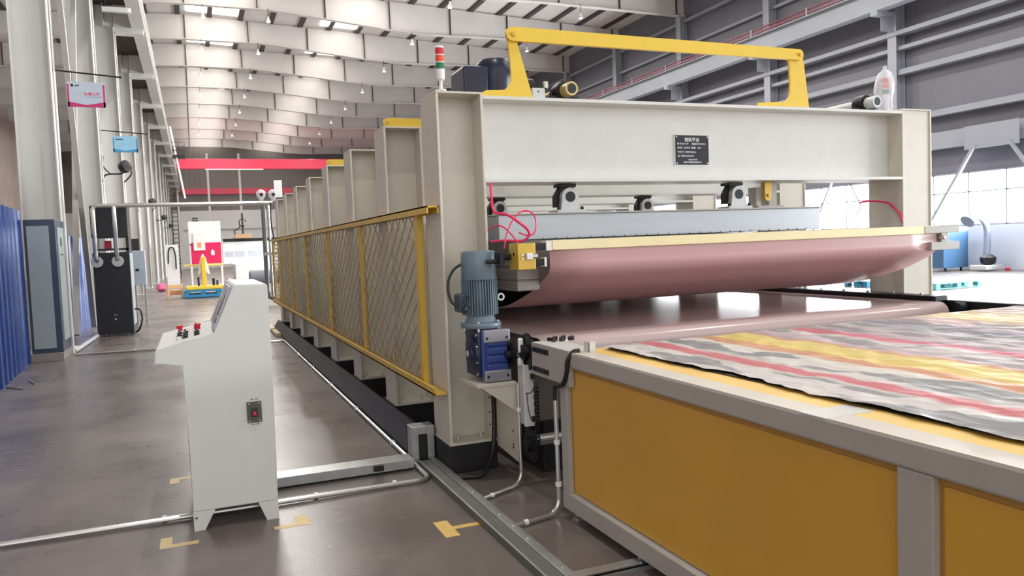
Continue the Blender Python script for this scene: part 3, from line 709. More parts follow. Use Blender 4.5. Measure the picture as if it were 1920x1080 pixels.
build_each(MB().tube(smooth_path([(1.912, 4.45, .70), (1.915, 4.43, .66), (1.89, 4.43, .62), (1.865, 4.44, .615)], 6), .003, 6).tube(smooth_path([(1.865, 4.44, .62), (1.87, 4.43, .52), (1.89, 4.44, .45), (1.912, 4.45, .445)], 6), .003, 6), 'sensor_wire', BLACK, mbk)
bh = MB()
for z in (.33, .24, .22): bh.cyl((1.857, 4.68, z), (1.863, 4.68, z), .007, n=8)
build_each(bh, 'bolt', IRON, mbk)
build_each(MB().box(1.85, 1.885, 4.50, 4.53, .86, .955, .012).box(1.845, 1.88, 4.50, 4.53, .78, .83, .01), 'guard_clip', WHITE, mbk)
# chain and sprockets
cd = thing('chain_drive', (1.9, 4.42, .3), 'dark sprocket and roller chain running down beside the white slotted bracket', 'chain drive')
def sprocket(x, y, z, r, n):
    s_ = MB(); s_.cyl((x-.008, y, z), (x+.008, y, z), r, n=n*2)
    for j in range(n):
        a = 2*PI*j/n; s_.bar((x, y+math.cos(a)*(r-.004), z+math.sin(a)*(r-.004)), (x, y+math.cos(a)*(r+.012), z+math.sin(a)*(r+.012)), .012, .012, (1, 0, 0))
    s_.cyl((x-.04, y, z), (x+.03, y, z), r*.45, n=20)
    return s_
sprocket(1.90, 4.485, .868, .105, 24).build('drive_sprocket', IRON, cd)
sprocket(1.842, 4.62, .84, .06, 16).build('motor_sprocket', IRON, cd)
sprocket(1.90, 4.485, .28, .10, 24).build('lower_sprocket', IRON, cd)
MB().cyl((1.90, 4.485, .30), (2.6, 4.485, .30), .035, n=16).build('lower_shaft', CHROME, cd)
chn = MB(); z = .30
i = 0
while z < .87:
    for y in (4.372, 4.598):
        w = .022 if i % 2 else .014
        chn.box(1.90-w/2-.003, 1.90-w/2, y-.011, y+.011, z, z+.026, .002).box(1.90+w/2, 1.90+w/2+.003, y-.011, y+.011, z, z+.026, .002)
        chn.cyl((1.90-.013, y, z+.004), (1.90+.013, y, z+.004), .006, n=8)
    z += .022; i += 1
build_each(chn, 'chain', IRON, cd)

# motor power cable
tag(MB().tube(smooth_path([(1.60, 4.80, 1.43), (1.545, 4.80, 1.40), (1.50, 4.78, 1.34), (1.485, 4.76, 1.27), (1.495, 4.74, 1.20), (1.53, 4.73, 1.165), (1.575, 4.73, 1.155), (1.60, 4.73, 1.15)], 8), .009, 8).build('power_cable', BLACK, origin=(1.6, 4.7, 1.15), smooth=True), 'black power cable looping out left of the blue grey motor', 'cable')
tag(MB().tube(smooth_path([(1.605, 4.70, 1.15), (1.575, 4.69, 1.16), (1.565, 4.69, 1.19), (1.59, 4.70, 1.22), (1.61, 4.71, 1.225)], 8), .005, 8).build('power_cable', BLACK, origin=(1.6, 4.7, 1.15), smooth=True), 'thin black wire forming the small loop at the motor terminal box', 'cable')
tag(MB().tube(smooth_path([(1.84, 4.98, .64), (1.845, 4.985, .45), (1.84, 4.98, .28), (1.80, 4.93, .12), (1.70, 4.84, .03), (1.60, 4.86, .015), (1.5, 4.9, .015)], 8), .016, 10).build('power_cable', BLACK, origin=(1.84, 4.98, 0), smooth=True), 'thick black cable hanging down behind the motor bracket to the floor', 'cable')
def pipe(pts, r, label, name='conduit_pipe', m=CHROME, clips=(), cat='pipe'):
    t_ = thing(name, pts[0], label, cat); MB().tube(pts, r, 10).build('pipe', m, t_, smooth=True)
    if clips:
        c = MB()
        for p, ax in clips:
            d_ = {'x': (.012, 0, 0), 'y': (0, .012, 0), 'z': (0, 0, .012)}[ax]
            c.cyl(Vector(p)-Vector(d_), Vector(p)+Vector(d_), r*1.35, n=10)
        build_each(c, 'clip', WHITE, t_)
    return t_
pipe([(1.845, 4.53, .67), (1.845, 4.53, .10)] + [(1.845-.09*(1-math.cos(a)), 4.53-.035*(1-math.cos(a)), .10-.08*math.sin(a)) for a in [PI/2*j/6 for j in range(1, 7)]] + [(1.52, 4.38, .02)], .0105, 'thin steel conduit dropping from the motor and turning along the floor', clips=(((1.845, 4.53, .5), 'z'), ((1.60, 4.415, .02), 'x')))
pipe([(1.835, 3.955, .70), (1.835, 3.955, .10)] + [(1.835-.08*(1-math.cos(a)), 3.955-.03*(1-math.cos(a)), .10-.08*math.sin(a)) for a in [PI/2*j/6 for j in range(1, 7)]] + [(1.50, 3.86, .02)], .0125, 'thin steel conduit running down the corner of the ochre table to the floor', clips=(((1.835, 3.955, .42), 'z'), ((1.835, 3.955, .18), 'z'), ((1.60, 3.887, .02), 'x')))
tag(MB().tube(smooth_path([(1.90, 3.76, .955), (1.868, 3.77, .95), (1.84, 3.79, .90), (1.838, 3.80, .84), (1.836, 3.84, .775), (1.835, 3.90, .75), (1.835, 3.945, .745), (1.835, 3.955, .70), (1.835, 3.955, .66)], 8), .014, 10).build('corrugated_cable', BLACK, origin=(1.84, 3.9, .7), smooth=True), 'thick black corrugated cable curling around the table corner', 'cable')

# ================================================================ LAYING TABLE
tbX0, tbX1, tbY0, tbY1, tbZ = 1.85, 5.60, -2.4, 3.93, .948
tb = thing('laying_table', (3.7, .8, 0), 'long worktable with grey frame and ochre side panels', 'table')
MB().box(tbX0, tbX0+.11, tbY0, tbY1, .861, tbZ, .010).build('top_side_beam', GREY, tb)
MB().box(tbX1-.09, tbX1, tbY0, tbY1, .861, tbZ, .006).build('top_side_beam', GREY, tb)
MB().box(tbX0+.09, tbX1-.09, tbY1-.09, tbY1, .861, tbZ-.004, .004).build('end_beam', GREY, tb)
MB().box(tbX0, tbX0+.09, tbY0, tbY1, .055, .15, .005).build('bottom_side_beam', GREY, tb)
MB().box(tbX1-.09, tbX1, tbY0, tbY1, .055, .15, .005).build('bottom_side_beam', GREY, tb)
MB().box(tbX0+.109, tbX1-.09, tbY0, tbY1-.09, .90, tbZ-.001).build('table_top', mat('pale_yellow_board', (236, 198, 116), .45, var=.05), tb)
MB().box(tbX0+.004, tbX0+.112, tbY0, tbY1-.005, tbZ-.002, tbZ+.0005).build('lit_rim_strip', mat('rim_lit_tone', (206, 199, 187), .45, var=.03), tb)  # lighter tone paints the overhead light onto the side beam's top face
MB().box(tbX0+.05, tbX1-.05, tbY0+.05, tbY1-.06, .06, .07).build('bottom_shade_sheet', GREY, tb)  # unseen sheet added to stop light passing beneath the table
MB().box(tbX0+.09, tbX1-.09, tbY1-.05, tbY1-.045, .07, .86).build('end_shade_panel', GREY, tb)  # unseen end closure, added to darken the floor under the table
MB().box(tbX0+.0, tbX0+.21, 1.93, 2.05, tbZ-.004, tbZ+.001).build('seam_strip', CREAM, tb)
for y in (tbY1-.045, 1.60, -.75):
    MB().box(tbX0+.002, tbX0+.09, y-(.06 if y < 3 else .04), y+(.06 if y < 3 else .045), .15, .861, .004).build('leg_post', GREY, tb)
    MB().box(tbX1-.09, tbX1-.002, y-.06, y+.045, .15, .861, .004).build('leg_post', GREY, tb)
for ya, yb_ in ((1.66, 3.845), (-.69, 1.54), (-2.4, -.81)):
    pn = MB().box(tbX0+.030, tbX0+.045, ya+.01, yb_-.01, .16, .835, .004).build('side_panel', PANEL, tb)
    fl = MB().box(tbX0+.024, tbX0+.06, ya, yb_, .838, .861).box(tbX0+.028, tbX0+.06, ya, ya+.012, .15, .86).box(tbX0+.028, tbX0+.06, yb_-.012, yb_, .15, .86)
    fl.build('panel_lip', mat('ochre_lip', (172, 128, 60), .5), pn)
ft = MB()
for y in (3.85, 1.6, -.75): MB().lathe((tbX0+.045, y, 0), (0, 0, 1), [(0, .03), (.012, .03), (.018, .012), (.06, .012)], 20).build('levelling_foot', GALV, tb, smooth=True)
# white slotted bracket at the table end
sb = thing('slotted_bracket', (1.9, 4.0, .76), 'cream box bracket with two slots joining the table corner to the chain drive', 'bracket')
MB().box(1.852, 2.02, 3.80, 4.29, .762, .955, .004).build('box', CREAM, sb)
MB().box(1.845, 1.853, 3.80, 4.29, .762, .955, .002).box(1.845, 1.875, 3.79, 3.802, .755, .955, .002).build('side_plate', GREY, sb)
sl_ = MB()
for z in (.80, .915):
    sl_.box(1.841, 1.8455, 4.05, 4.27, z-.015, z+.015, .004)
build_each(sl_, 'slot', BLACK, sb)
sv = MB()
for z in (.80, .915):
    for y in (4.10, 4.25): sv.cyl((1.834, y, z), (1.846, y, z), .012, n=8)
build_each(sv, 'slot_bolt', IRON, sb)
st_ = MB().box(1.935, 1.975, 3.72, 3.725, .948, 1.005, .001).box(1.935, 1.94, 3.72, 3.78, .948, 1.005, .001)
tag(st_.build('angle_bracket', CREAM, origin=(1.95, 3.75, .948)), 'small cream angle bracket standing on the table corner beside the striped sheet', 'bracket')
gl_ = MB()
for j in range(14): 
    a = random.random()*6; gx = 1.93+.16*random.random(); gy = 4.18+.08*random.random(); gl_.box(gx, gx+.022, gy, gy+.02, .955, .972+.014*random.random(), .003)
tag(gl_.build('cable_clip_row', BLACK, origin=(2.0, 4.2, .955)), 'black cable clips lying on the bracket between belt and table', 'clip')

# dark liner and striped sheet on the table
def cloth(name, x0e, x1, y0, y1, z, nx, ny, amp, edge, th=.0025):
    mb = MB(); V = []
    for j in range(ny+1):
        y = y0+(y1-y0)*j/ny; row = []
        e = edge(y)
        for i in range(nx+1):
            f = (i/nx)**1.0; xx = x0e+e+(x1-x0e-e)*f
            n1 = noise.noise(Vector((xx*4.5, y*3.2, 3.1))); n2 = noise.noise(Vector((xx*11+y*4, y*8, 9.7))); n3 = abs(noise.noise(Vector((xx*6-y*3, y*5.5, 1.3))))
            zz = z + amp*(.5+.5*n1) + amp*.55*(n2+.5) + amp*.9*(.45-n3)
            row.append(mb.bm.verts.new((xx, y, max(z, zz))))
        V.append(row)
    for a, b_2 in zip(V, V[1:]):
        for i in range(nx): mb.bm.faces.new((a[i], a[i+1], b_2[i+1], b_2[i]))
    return mb
def tarp_mat():
    m = bpy.data.materials.new('striped_woven_sheet'); m.use_nodes = True; nt = m.node_tree; b = nt.nodes['Principled BSDF']; L = nt.links.new
    tc = nt.nodes.new('ShaderNodeTexCoord'); sx = nt.nodes.new('ShaderNodeSeparateXYZ'); L(tc.outputs['Object'], sx.inputs[0])
    mp = nt.nodes.new('ShaderNodeMapping'); mp.inputs['Scale'].default_value = (1, .55, 1); L(tc.outputs['Object'], mp.inputs[0])
    nz = nt.nodes.new('ShaderNodeTexNoise'); nz.inputs['Scale'].default_value = 5; nz.inputs['Detail'].default_value = 3; L(mp.outputs[0], nz.inputs['Vector'])
    w = nt.nodes.new('ShaderNodeMath'); w.operation = 'MULTIPLY_ADD'; w.inputs[1].default_value = .10; L(nz.outputs['Fac'], w.inputs[0]); L(sx.outputs['X'], w.inputs[2])
    mr = nt.nodes.new('ShaderNodeMapRange'); mr.inputs['From Min'].default_value = 2.0+.05; mr.inputs['From Max'].default_value = 5.6+.05; L(w.outputs[0], mr.inputs['Value'])
    rp = nt.nodes.new('ShaderNodeValToRGB'); L(mr.outputs[0], rp.inputs[0]); cr_ = rp.color_ramp
    WH, RD, OR, YE, MA, PU, GR = (196, 190, 187), (190, 112, 116), (196, 146, 116), (208, 184, 108), (180, 160, 164), (142, 136, 154), (166, 162, 162)
    stops = [(2.0, WH), (2.27, WH), (2.29, RD), (2.37, RD), (2.40, WH), (2.64, (198, 194, 182)), (2.66, OR), (2.75, OR), (2.77, YE), (2.98, (208, 188, 120)), (3.02, OR), (3.07, MA), (3.30, WH), (3.34, RD), (3.42, (196, 108, 128)), (3.46, MA), (3.85, GR), (3.95, PU), (4.12, MA), (4.38, (206, 180, 172)), (4.50, (222, 202, 152)), (4.85, (222, 204, 160)), (4.95, (206, 190, 180)), (5.5, MA)]
    def p(x): return (x-2.0)/3.6
    cr_.elements[0].position = 0; cr_.elements[0].color = srgb(stops[0][1]); cr_.elements[1].position = 1; cr_.elements[1].color = srgb(stops[-1][1])
    for x_, c in stops[1:-1]:
        e = cr_.elements.new(p(x_)); e.color = srgb(c)
    # broken grey bands woven into the sheet
    mp2 = nt.nodes.new('ShaderNodeMapping'); mp2.inputs['Scale'].default_value = (5.5, 2.1, 1); L(tc.outputs['Object'], mp2.inputs[0])
    n2 = nt.nodes.new('ShaderNodeTexNoise'); n2.inputs['Scale'].default_value = 1.15; n2.inputs['Detail'].default_value = 2.5; L(mp2.outputs[0], n2.inputs['Vector'])
    r2_ = nt.nodes.new('ShaderNodeValToRGB'); r2_.color_ramp.elements[0].position = .475; r2_.color_ramp.elements[1].position = .515; L(n2.outputs['Fac'], r2_.inputs[0])
    rb = nt.nodes.new('ShaderNodeValToRGB'); L(mr.outputs[0], rb.inputs[0])   # where grey bands occur
    ks = [(2.0, .0), (2.05, .9), (2.24, .9), (2.27, 0), (2.40, 0), (2.44, .95), (2.62, .9), (2.66, 0), (3.05, 0), (3.10, .75), (3.30, .8), (3.33, .1), (3.43, .1), (3.48, .75), (4.30, .75), (4.45, .15), (4.95, .2), (5.5, .6)]
    rb.color_ramp.elements[0].position = 0; rb.color_ramp.elements[0].color = (0, 0, 0, 1); rb.color_ramp.elements[1].position = 1; rb.color_ramp.elements[1].color = (.5, .5, .5, 1)
    for x_, v in ks[1:-1]:
        e = rb.color_ramp.elements.new(p(x_)); e.color = (v, v, v, 1)
    mm = nt.nodes.new('ShaderNodeMath'); mm.operation = 'MULTIPLY'; L(r2_.outputs[0], mm.inputs[0]); L(rb.outputs[0], mm.inputs[1])
    mx = nt.nodes.new('ShaderNodeMixRGB'); L(mm.outputs[0], mx.inputs[0]); L(rp.outputs[0], mx.inputs[1]); mx.inputs[2].default_value = srgb((132, 132, 133))
    L(mx.outputs[0], b.inputs['Base Color']); b.inputs['Roughness'].default_value = .6; b.inputs['Specular IOR Level'].default_value = .22
    n3 = nt.nodes.new('ShaderNodeTexNoise'); n3.inputs['Scale'].default_value = 22; n3.inputs['Detail'].default_value = 5; L(mp.outputs[0], n3.inputs['Vector'])
    bp = nt.nodes.new('ShaderNodeBump'); bp.inputs['Strength'].default_value = .5; bp.inputs['Distance'].default_value = .02
    mp3 = nt.nodes.new('ShaderNodeMapping'); mp3.inputs['Scale'].default_value = (1, .6, 1); mp3.inputs['Rotation'].default_value = (0, 0, .5); L(tc.outputs['Object'], mp3.inputs[0])
    ad = nt.nodes.new('ShaderNodeMixRGB'); ad.inputs[0].default_value = .12; L(mp3.outputs[0], ad.inputs[1]); L(nz.outputs['Color'], ad.inputs[2])
    vo = nt.nodes.new('ShaderNodeTexVoronoi'); vo.inputs['Scale'].default_value = 13; L(ad.outputs[0], vo.inputs['Vector'])
    sm = nt.nodes.new('ShaderNodeMath'); sm.operation = 'MULTIPLY_ADD'; sm.inputs[1].default_value = .35; L(n3.outputs['Fac'], sm.inputs[0]); L(vo.outputs['Distance'], sm.inputs[2])
    L(sm.outputs[0], bp.inputs['Height']); L(bp.outputs[0], b.inputs['Normal'])
    return m
ln = cloth('liner', 2.085, 5.57, -2.3, 3.80, tbZ+.002, 60, 160, .002, lambda y: .012*noise.noise(Vector((y*1.5, 0, 0))))
o = ln.build('liner_sheet', mat('dark_liner', (66, 62, 54), .5), smooth=True, angle=180); tag(o, 'thin dark liner sheet peeking out under the edge of the striped sheet', 'sheet')
tp = cloth('tarp', 2.062, 5.565, -2.3, 3.78, tbZ+.006, 170, 320, .011, lambda y: .040*noise.noise(Vector((y*1.7, 5, 0)))+.045*abs(noise.noise(Vector((y*4.5, 2, 0))))+.014*noise.noise(Vector((y*16, 2, 0))))
o = tp.build('striped_sheet', tarp_mat(), smooth=True, angle=180); tag(o, 'crumpled red, yellow, white and grey striped plastic sheet spread over the table', 'sheet')

# ================================================================ CONTROL CONSOLE
KY0, KY1 = 4.69, 5.74
kc = thing('control_console', (.15, 5.2, 0), 'light grey operator console with a sloped desk and slanted screen', 'control console')
prof = [(-.087, .11), (.372, .11), (.383, .95), (.379, 1.362), (.372, 1.372), (.205, 1.378), (.191, 1.370), (.080, 1.104), (-.222, 1.040), (-.231, 1.03), (-.238, .962), (-.087, .951)]
kb = MB(); kb.prism(prof, 'y', KY0, KY1)
bmesh.ops.bevel(kb.bm, geom=[e for e in kb.bm.edges if abs(e.verts[0].co.y-e.verts[1].co.y) < .01], offset=.006, segments=2, affect='EDGES')
kb.build('body', CONSOLE, kc)
for y in (KY0+.002, KY1-.03):
    MB().prism([(-.088, 0), (-.030, 0), (.030, .112), (-.088, .112)], 'y', y, y+.028).build('foot', CONSOLE, kc)
    MB().prism([(.305, 0), (.372, 0), (.372, .112), (.262, .112)], 'y', y, y+.028).build('foot', CONSOLE, kc)
# screen on the slanted face
A = Vector((.191, 0, 1.370)); B = Vector((.080, 0, 1.104)); d = (A-B).normalized(); nrm = Vector((-d.z, 0, d.x))
XF = Matrix(((d.x, 0, nrm.x, B.x), (0, 1, 0, 0), (d.z, 0, nrm.z, B.z), (0, 0, 0, 1)))
sc = MB(XF).box(.02, .278, KY0+.06, KY0+.62, 0, .014, .003).build('screen_bezel', mat('bezel_grey', (186, 188, 198), .35), kc)
MB(XF).box(.055, .225, KY0+.10, KY0+.56, .014, .0175).build('display', SCREEN, sc)
MB(XF).box(.085, .10, KY0+.085, KY0+.095, .014, .02).box(.24, .255, KY0+.09, KY0+.3, .014, .016).build('bezel_trim', CABP, sc)
# desk buttons
A2 = Vector((-.222, 0, 1.040)); d2 = (Vector((.080, 0, 1.104))-A2).normalized(); n2_ = Vector((-d2.z, 0, d2.x))
XD = Matrix(((d2.x, 0, n2_.x, A2.x), (0, 1, 0, 0), (d2.z, 0, n2_.z, A2.z), (0, 0, 0, 1)))
def knob(u, y, kind):
    if kind == 'stop':
        k_ = MB(XD).cyl((u, y, 0), (u, y, .02), .014, n=12).build('emergency_button', RED, kc)
        MB(XD).lathe((u, y, .018), (0, 0, 1), [(0, .016), (.004, .021), (.014, .021), (.019, .014)], 16).build('mushroom_cap', REDL, k_, smooth=True)
    elif kind == 'white':
        MB(XD).lathe((u, y, 0), (0, 0, 1), [(0, .016), (.012, .016), (.012, .012), (.018, .011)], 16).build('indicator_lamp', WHITE, kc)
    elif kind == 'red':
        MB(XD).lathe((u, y, 0), (0, 0, 1), [(0, .016), (.014, .016), (.014, .013), (.022, .012)], 16).build('push_button', REDL, kc)
    else:
        MB(XD).cyl((u, y, 0), (u, y, .012), .016, n=16).box(u-.005, u+.005, y-.015, y+.015, .012, .026, .002).build('selector_switch', BLACK, kc)
for u, y, kd in ((.115, 5.52, 'stop'), (.115, 5.30, 'knob'), (.115, 5.12, 'knob'), (.115, 4.95, 'white'), (.15, 5.42, 'white'), (.15, 5.25, 'knob'), (.15, 5.08, 'knob'), (.15, 4.95, 'knob'),
                 (.215, 5.52, 'knob'), (.215, 5.36, 'red'), (.225, 5.30, 'stop'), (.215, 5.10, 'knob'), (.215, 4.95, 'knob')): knob(u, y, kd)
br = MB().box(.228, .308, KY0-.012, KY0, .582, .702, .003).build('breaker_plate', mat('breaker_grey', (92, 88, 84), .45, .3), kc)
MB().box(.250, .286, KY0-.020, KY0-.012, .615, .668, .002).build('breaker', mat('breaker_body', (52, 46, 44), .5), br)
MB().box(.261, .277, KY0-.030, KY0-.020, .625, .645, .002).build('toggle', RED, br)
sw = MB()
for x_ in (.24, .296):
    for z in (.592, .692): sw.cyl((x_, KY0-.0125, z), (x_, KY0-.015, z), .004, n=8)
build_each(sw, 'screw', CHROME, br)
gp = MB()
for z in (.715, .57):
    for x_ in (.254, .262, .28, .288): gp.cyl((x_, KY0-.002, z), (x_, KY0+.001, z), .003, n=8)
build_each(gp, 'screw_hole', IRON, kc)
MB().box(.17, .24, 5.0, 5.1, .07, .112, .004).build('cable_gland', GALV, kc)
MB().cyl((-.073, KY0-.001, .075), (-.073, KY0+.003, .075), .006, n=10).build('foot_screw', IRON, kc)
tag(MB().tube(smooth_path([(.2, 5.05, .08), (.15, 5.1, .03), (.05, 5.05, .015), (-.02, 5.0, .012), (.1, 4.98, .012), (.3, 5.1, .012), (.45, 5.35, .015)], 8), .012, 8).build('floor_cable', BLACK, origin=(.2, 5.05, 0), smooth=True), 'black cable coiled on the floor under the console', 'cable')

# ---- conduits, tray and rail on the floor
pipe([(-6, 4.95, .02), (1.27, 4.93, .02)] + [(1.27+.09*math.sin(a), 5.02-.09*math.cos(a), .02) for a in [PI/2*j/6 for j in range(1, 7)]] + [(1.36, 5.5, .02), (1.365, 13.95, .02)] + [(1.285+.08*math.cos(a), 13.95+.08*math.sin(a)*1.0, .02) for a in [PI/2*j/6 for j in range(1, 7)]] + [(-1.9, 14.4, .02)], .016, 'thin steel conduit along the floor passing under the console and beside the press', clips=[((x_, 4.945, .02), 'x') for x_ in (-2.5, -.25, .62, 1.12)] + [((1.362, y, .02), 'y') for y in (6, 7.5, 9, 10.5, 12)] + [((-1.0, 14.35, .02), 'x')])
pipe([(-1.93, 14.75, .04), (-1.90, 16.0, .04), (-1.87, 17.45, .04)], .035, 'short pale pipe on the floor running to the black cabinet', m=CASTW)
tr = thing('cable_tray', (.9, 5.4, 0), 'galvanised cable tray across the floor from the console to the press', 'cable tray')
MB().box(.40, 1.335, 5.26, 5.42, .065, .078, .002).box(.40, 1.335, 5.255, 5.262, .015, .078, .002).build('cover', GALV, tr)
MB().box(.40, 1.335, 5.27, 5.41, 0, .064).build('channel', IRON, tr)
MB().box(1.05, 1.12, 5.235, 5.255, .03, .07, .003).build('latch', BLACK, tr)
rl = thing('floor_rail', (1.44, 4, 0), 'galvanised cable channel on the floor running towards the camera', 'cable channel')
MB().box(1.38, 1.50, -1, 5.30, 0, .045, .002).build('channel', mat('channel_grey', (104, 106, 98), .5, .3), rl)
MB().box(1.462, 1.512, -1, 5.30, .045, .052, .001).build('cover', GALV, rl)
MB().box(1.380, 1.392, -1, 5.30, .045, .050, .001).build('edge_strip', GALV, rl)
hl = MB()
for i in range(6): hl.cyl((1.405, 4.98-.05*i, .044), (1.405, 4.98-.05*i, .048), .007, n=10)
for y in (4.45, 4.0, 3.8, 3.6, 3.2): hl.cyl((1.487, y, .051), (1.487, y, .058), .008, n=6)
build_each(hl, 'screw', CHROME, rl)
cbx = thing('cable_riser', (1.42, 5.4, 0), 'galvanised steel cable riser box standing at the foot of the left post', 'cable duct')
MB().box(1.345, 1.50, 5.44, 5.455, .0, .28, .002).box(1.345, 1.352, 5.33, 5.455, 0, .28, .002).box(1.345, 1.51, 5.33, 5.455, .272, .282, .002).box(1.345, 1.395, 5.325, 5.332, 0, .28, .002).box(1.46, 1.51, 5.325, 5.332, .04, .28, .002).box(1.395, 1.46, 5.325, 5.332, .225, .28, .002).build('sheet_body', GALV, cbx)
MB().box(1.395, 1.46, 5.34, 5.44, 0.0, .25).build('opening', BLACK, cbx)
rv = MB()
for x_, z in ((1.36, .03), (1.36, .06), (1.385, .06), (1.36, .1), (1.41, .262), (1.445, .262), (1.49, .262), (1.36, .262)): rv.cyl((x_, 5.32, z), (x_, 5.326, z), .005, n=8)
build_each(rv, 'bolt', CHROME, cbx)
cr3 = MB().box(1.52, 1.95, 3.10, 3.18, .02, .03, .001).box(1.52, 1.95, 3.10, 3.108, 0, .03).cyl((1.86, 3.12, .03), (1.86, 3.12, .037), .008, n=8).cyl((1.88, 3.165, .03), (1.88, 3.165, .037), .008, n=8)
tag(cr3.build('cable_tray', GALV, origin=(1.7, 3.15, 0)), 'short galvanised strip on the floor going under the ochre table', 'cable tray')

# tape corner marks
def tape(polys, label, m=TAPE):
    t_ = MB()
    for (x0, x1, y0, y1) in polys: t_.box(x0, x1, y0, y1, 0, .0012)
    bmesh.ops.remove_doubles(t_.bm, verts=t_.bm.verts, dist=.00001)
    p = polys[0]
    tag(t_.build('floor_tape', m, origin=(p[0], p[2], 0)), label, 'tape', 'masking tape corner marks on the floor')
tape([(-.26, -.20, 4.49, 4.66), (-.20, -.065, 4.49, 4.54)], 'beige L-shaped tape mark on the floor in front of the left console foot')
tape([(.33, .53, 4.50, 4.55), (.45, .53, 4.55, 4.67)], 'beige L-shaped tape mark at the right front foot of the console')
tape([(-.245, -.185, 5.76, 5.90), (-.185, -.05, 5.85, 5.90)], 'beige tape mark on the floor left of the console, half behind it')
tape([(.40, .44, 5.78, 5.92)], 'tiny beige tape mark just right of the console behind the tray')
tape([(1.155, 1.235, 3.93, 4.18), (1.235, 1.40, 4.03, 4.075)], 'yellow T-shaped tape mark on the floor beside the cable channel', TAPEY)

# ================================================================ LEFT SIDE OF THE AISLE
def corrugated(y0, y1, x, z1, label, name='blue_partition', sl=0):
    mb = MB(); n = int((y1-y0)/.06); P = []
    for i in range(n+1):
        y = y0+(y1-y0)*i/n; k_ = i % 6
        P.append((x+sl*(y-y0)+(.03 if k_ in (1, 2, 3) else 0), y))
    A = [mb.bm.verts.new((p[0], p[1], .0)) for p in P]; B_ = [mb.bm.verts.new((p[0], p[1], z1)) for p in P]
    A2_ = [mb.bm.verts.new((p[0]-.03, p[1], .0)) for p in P]; B2_ = [mb.bm.verts.new((p[0]-.03, p[1], z1)) for p in P]
    for i in range(n):
        mb.bm.faces.new((A[i], A[i+1], B_[i+1], B_[i])); mb.bm.faces.new((A2_[i], A2_[i+1], B2_[i+1], B2_[i])); mb.bm.faces.new((B_[i], B_[i+1], B2_[i+1], B2_[i]))
    return tag(mb.build(name, BLUEW, origin=(x, (y0+y1)/2, 0)), label, 'partition')
corrugated(6.5, 13.85, -2.06, 2.33, 'glossy blue corrugated sheet partition at the left edge in front of the grey cabinet', sl=-.052)
corrugated(15.9, 21, -2.35, 2.05, 'blue corrugated sheet partition between the grey cabinet and the black cabinet')
st_ = MB().bar((-2.25, 11.3, .01), (-2.02, 11.0, .01), .012, .02).bar((-2.1, 11.8, .01), (-1.95, 11.35, .01), .012, .02)
tag(st_.build('floor_strut', GALV, origin=(-2.1, 11.3, 0)), 'thin steel strips lying on the floor at the foot of the blue partition', 'strip')

gc = thing('grey_cabinet', (-2.2, 14.3, 0), 'tall electrical cabinet with dark blue frame and grey panels beside the first white column', 'cabinet')
MB().box(-2.40, -1.97, 13.9, 14.75, .13, 2.2, .01).build('frame', CABF, gc)
MB().box(-2.36, -2.06, 13.885, 13.9, .2, 2.1, .004).build('front_panel', CABP, gc)
MB().box(-1.972, -1.955, 14.0, 14.66, .3, 2.08, .004).build('side_panel', CABP, gc)
MB().box(-1.957, -1.95, 14.2, 14.32, 1.78, 1.92, .002).build('handle', BLACK, gc)
MB().box(-1.957, -1.95, 14.15, 14.40, 1.64, 1.66, .001).build('label_strip', BLACK, gc)
MB().box(-2.40, -1.97, 13.88, 14.77, 0, .13, .004).build('base', mat('cabinet_base', (150, 142, 138), .6), gc)
pipe([(-1.93, 14.6, .02), (-1.93, 14.6, 4.6)], .02, 'thin white conduit standing against the grey cabinet side', m=WHITE)

bc = thing('black_cabinet', (-1.54, 17.8, 0), 'tall black cabinet with two steel pipes entering its front', 'cabinet')
MB().box(-1.87, -1.21, 17.5, 18.3, .04, 1.68, .01).build('lower_housing', CHILLB, bc)
MB().box(-1.87, -1.21, 17.5, 18.3, 1.98, 2.62, .01).build('upper_housing', CHILLB, bc)
build_each(MB().box(-1.85, -1.80, 17.52, 18.28, 1.68, 1.98).box(-1.26, -1.21, 17.52, 18.28, 1.68, 1.98).box(-1.85, -1.22, 17.52, 17.56, 1.72, 1.76), 'window_post', CHILLB, bc)
MB().box(-1.66, -1.54, 17.7, 17.8, 1.72, 1.92, .01).build('red_valve', RED, bc)
MB().box(-1.215, -1.20, 17.52, 18.28, .2, 1.66, .004).build('side_panel', CABP, bc)
for x_ in (-1.72, -1.33):
    MB().cyl((x_-.02, 17.58, .04), (x_+.02, 17.58, .04), .04, n=14).build('castor', CASTW, bc)
MB().box(-1.56, -1.50, 17.492, 17.5, .42, .432).cyl((-1.53, 17.492, .34), (-1.53, 17.5, .34), .018, n=12).build('drain_knob', CASTW, bc)
ph = MB()
pipe([(-1.79, 17.42, 1.52), (-1.79, 17.36, 1.56), (-1.79, 17.34, 1.62), (-1.79, 17.3, 2.5)] + [(-1.71-.08*math.cos(a), 17.3, 2.5+.1*math.sin(a)) for a in [PI/2*j/6 for j in range(1, 7)]] + [(1.60, 17.3, 2.6)], .043, 'long silver pipe running overhead from the black cabinet to the press', 'silver_pipe')
pipe([(-1.42, 17.42, 1.54), (-1.42, 17.34, 1.6), (-1.42, 17.3, 1.68), (-1.42, 17.3, 2.6)], .043, 'short silver drop pipe at the right of the black cabinet front', 'silver_pipe')
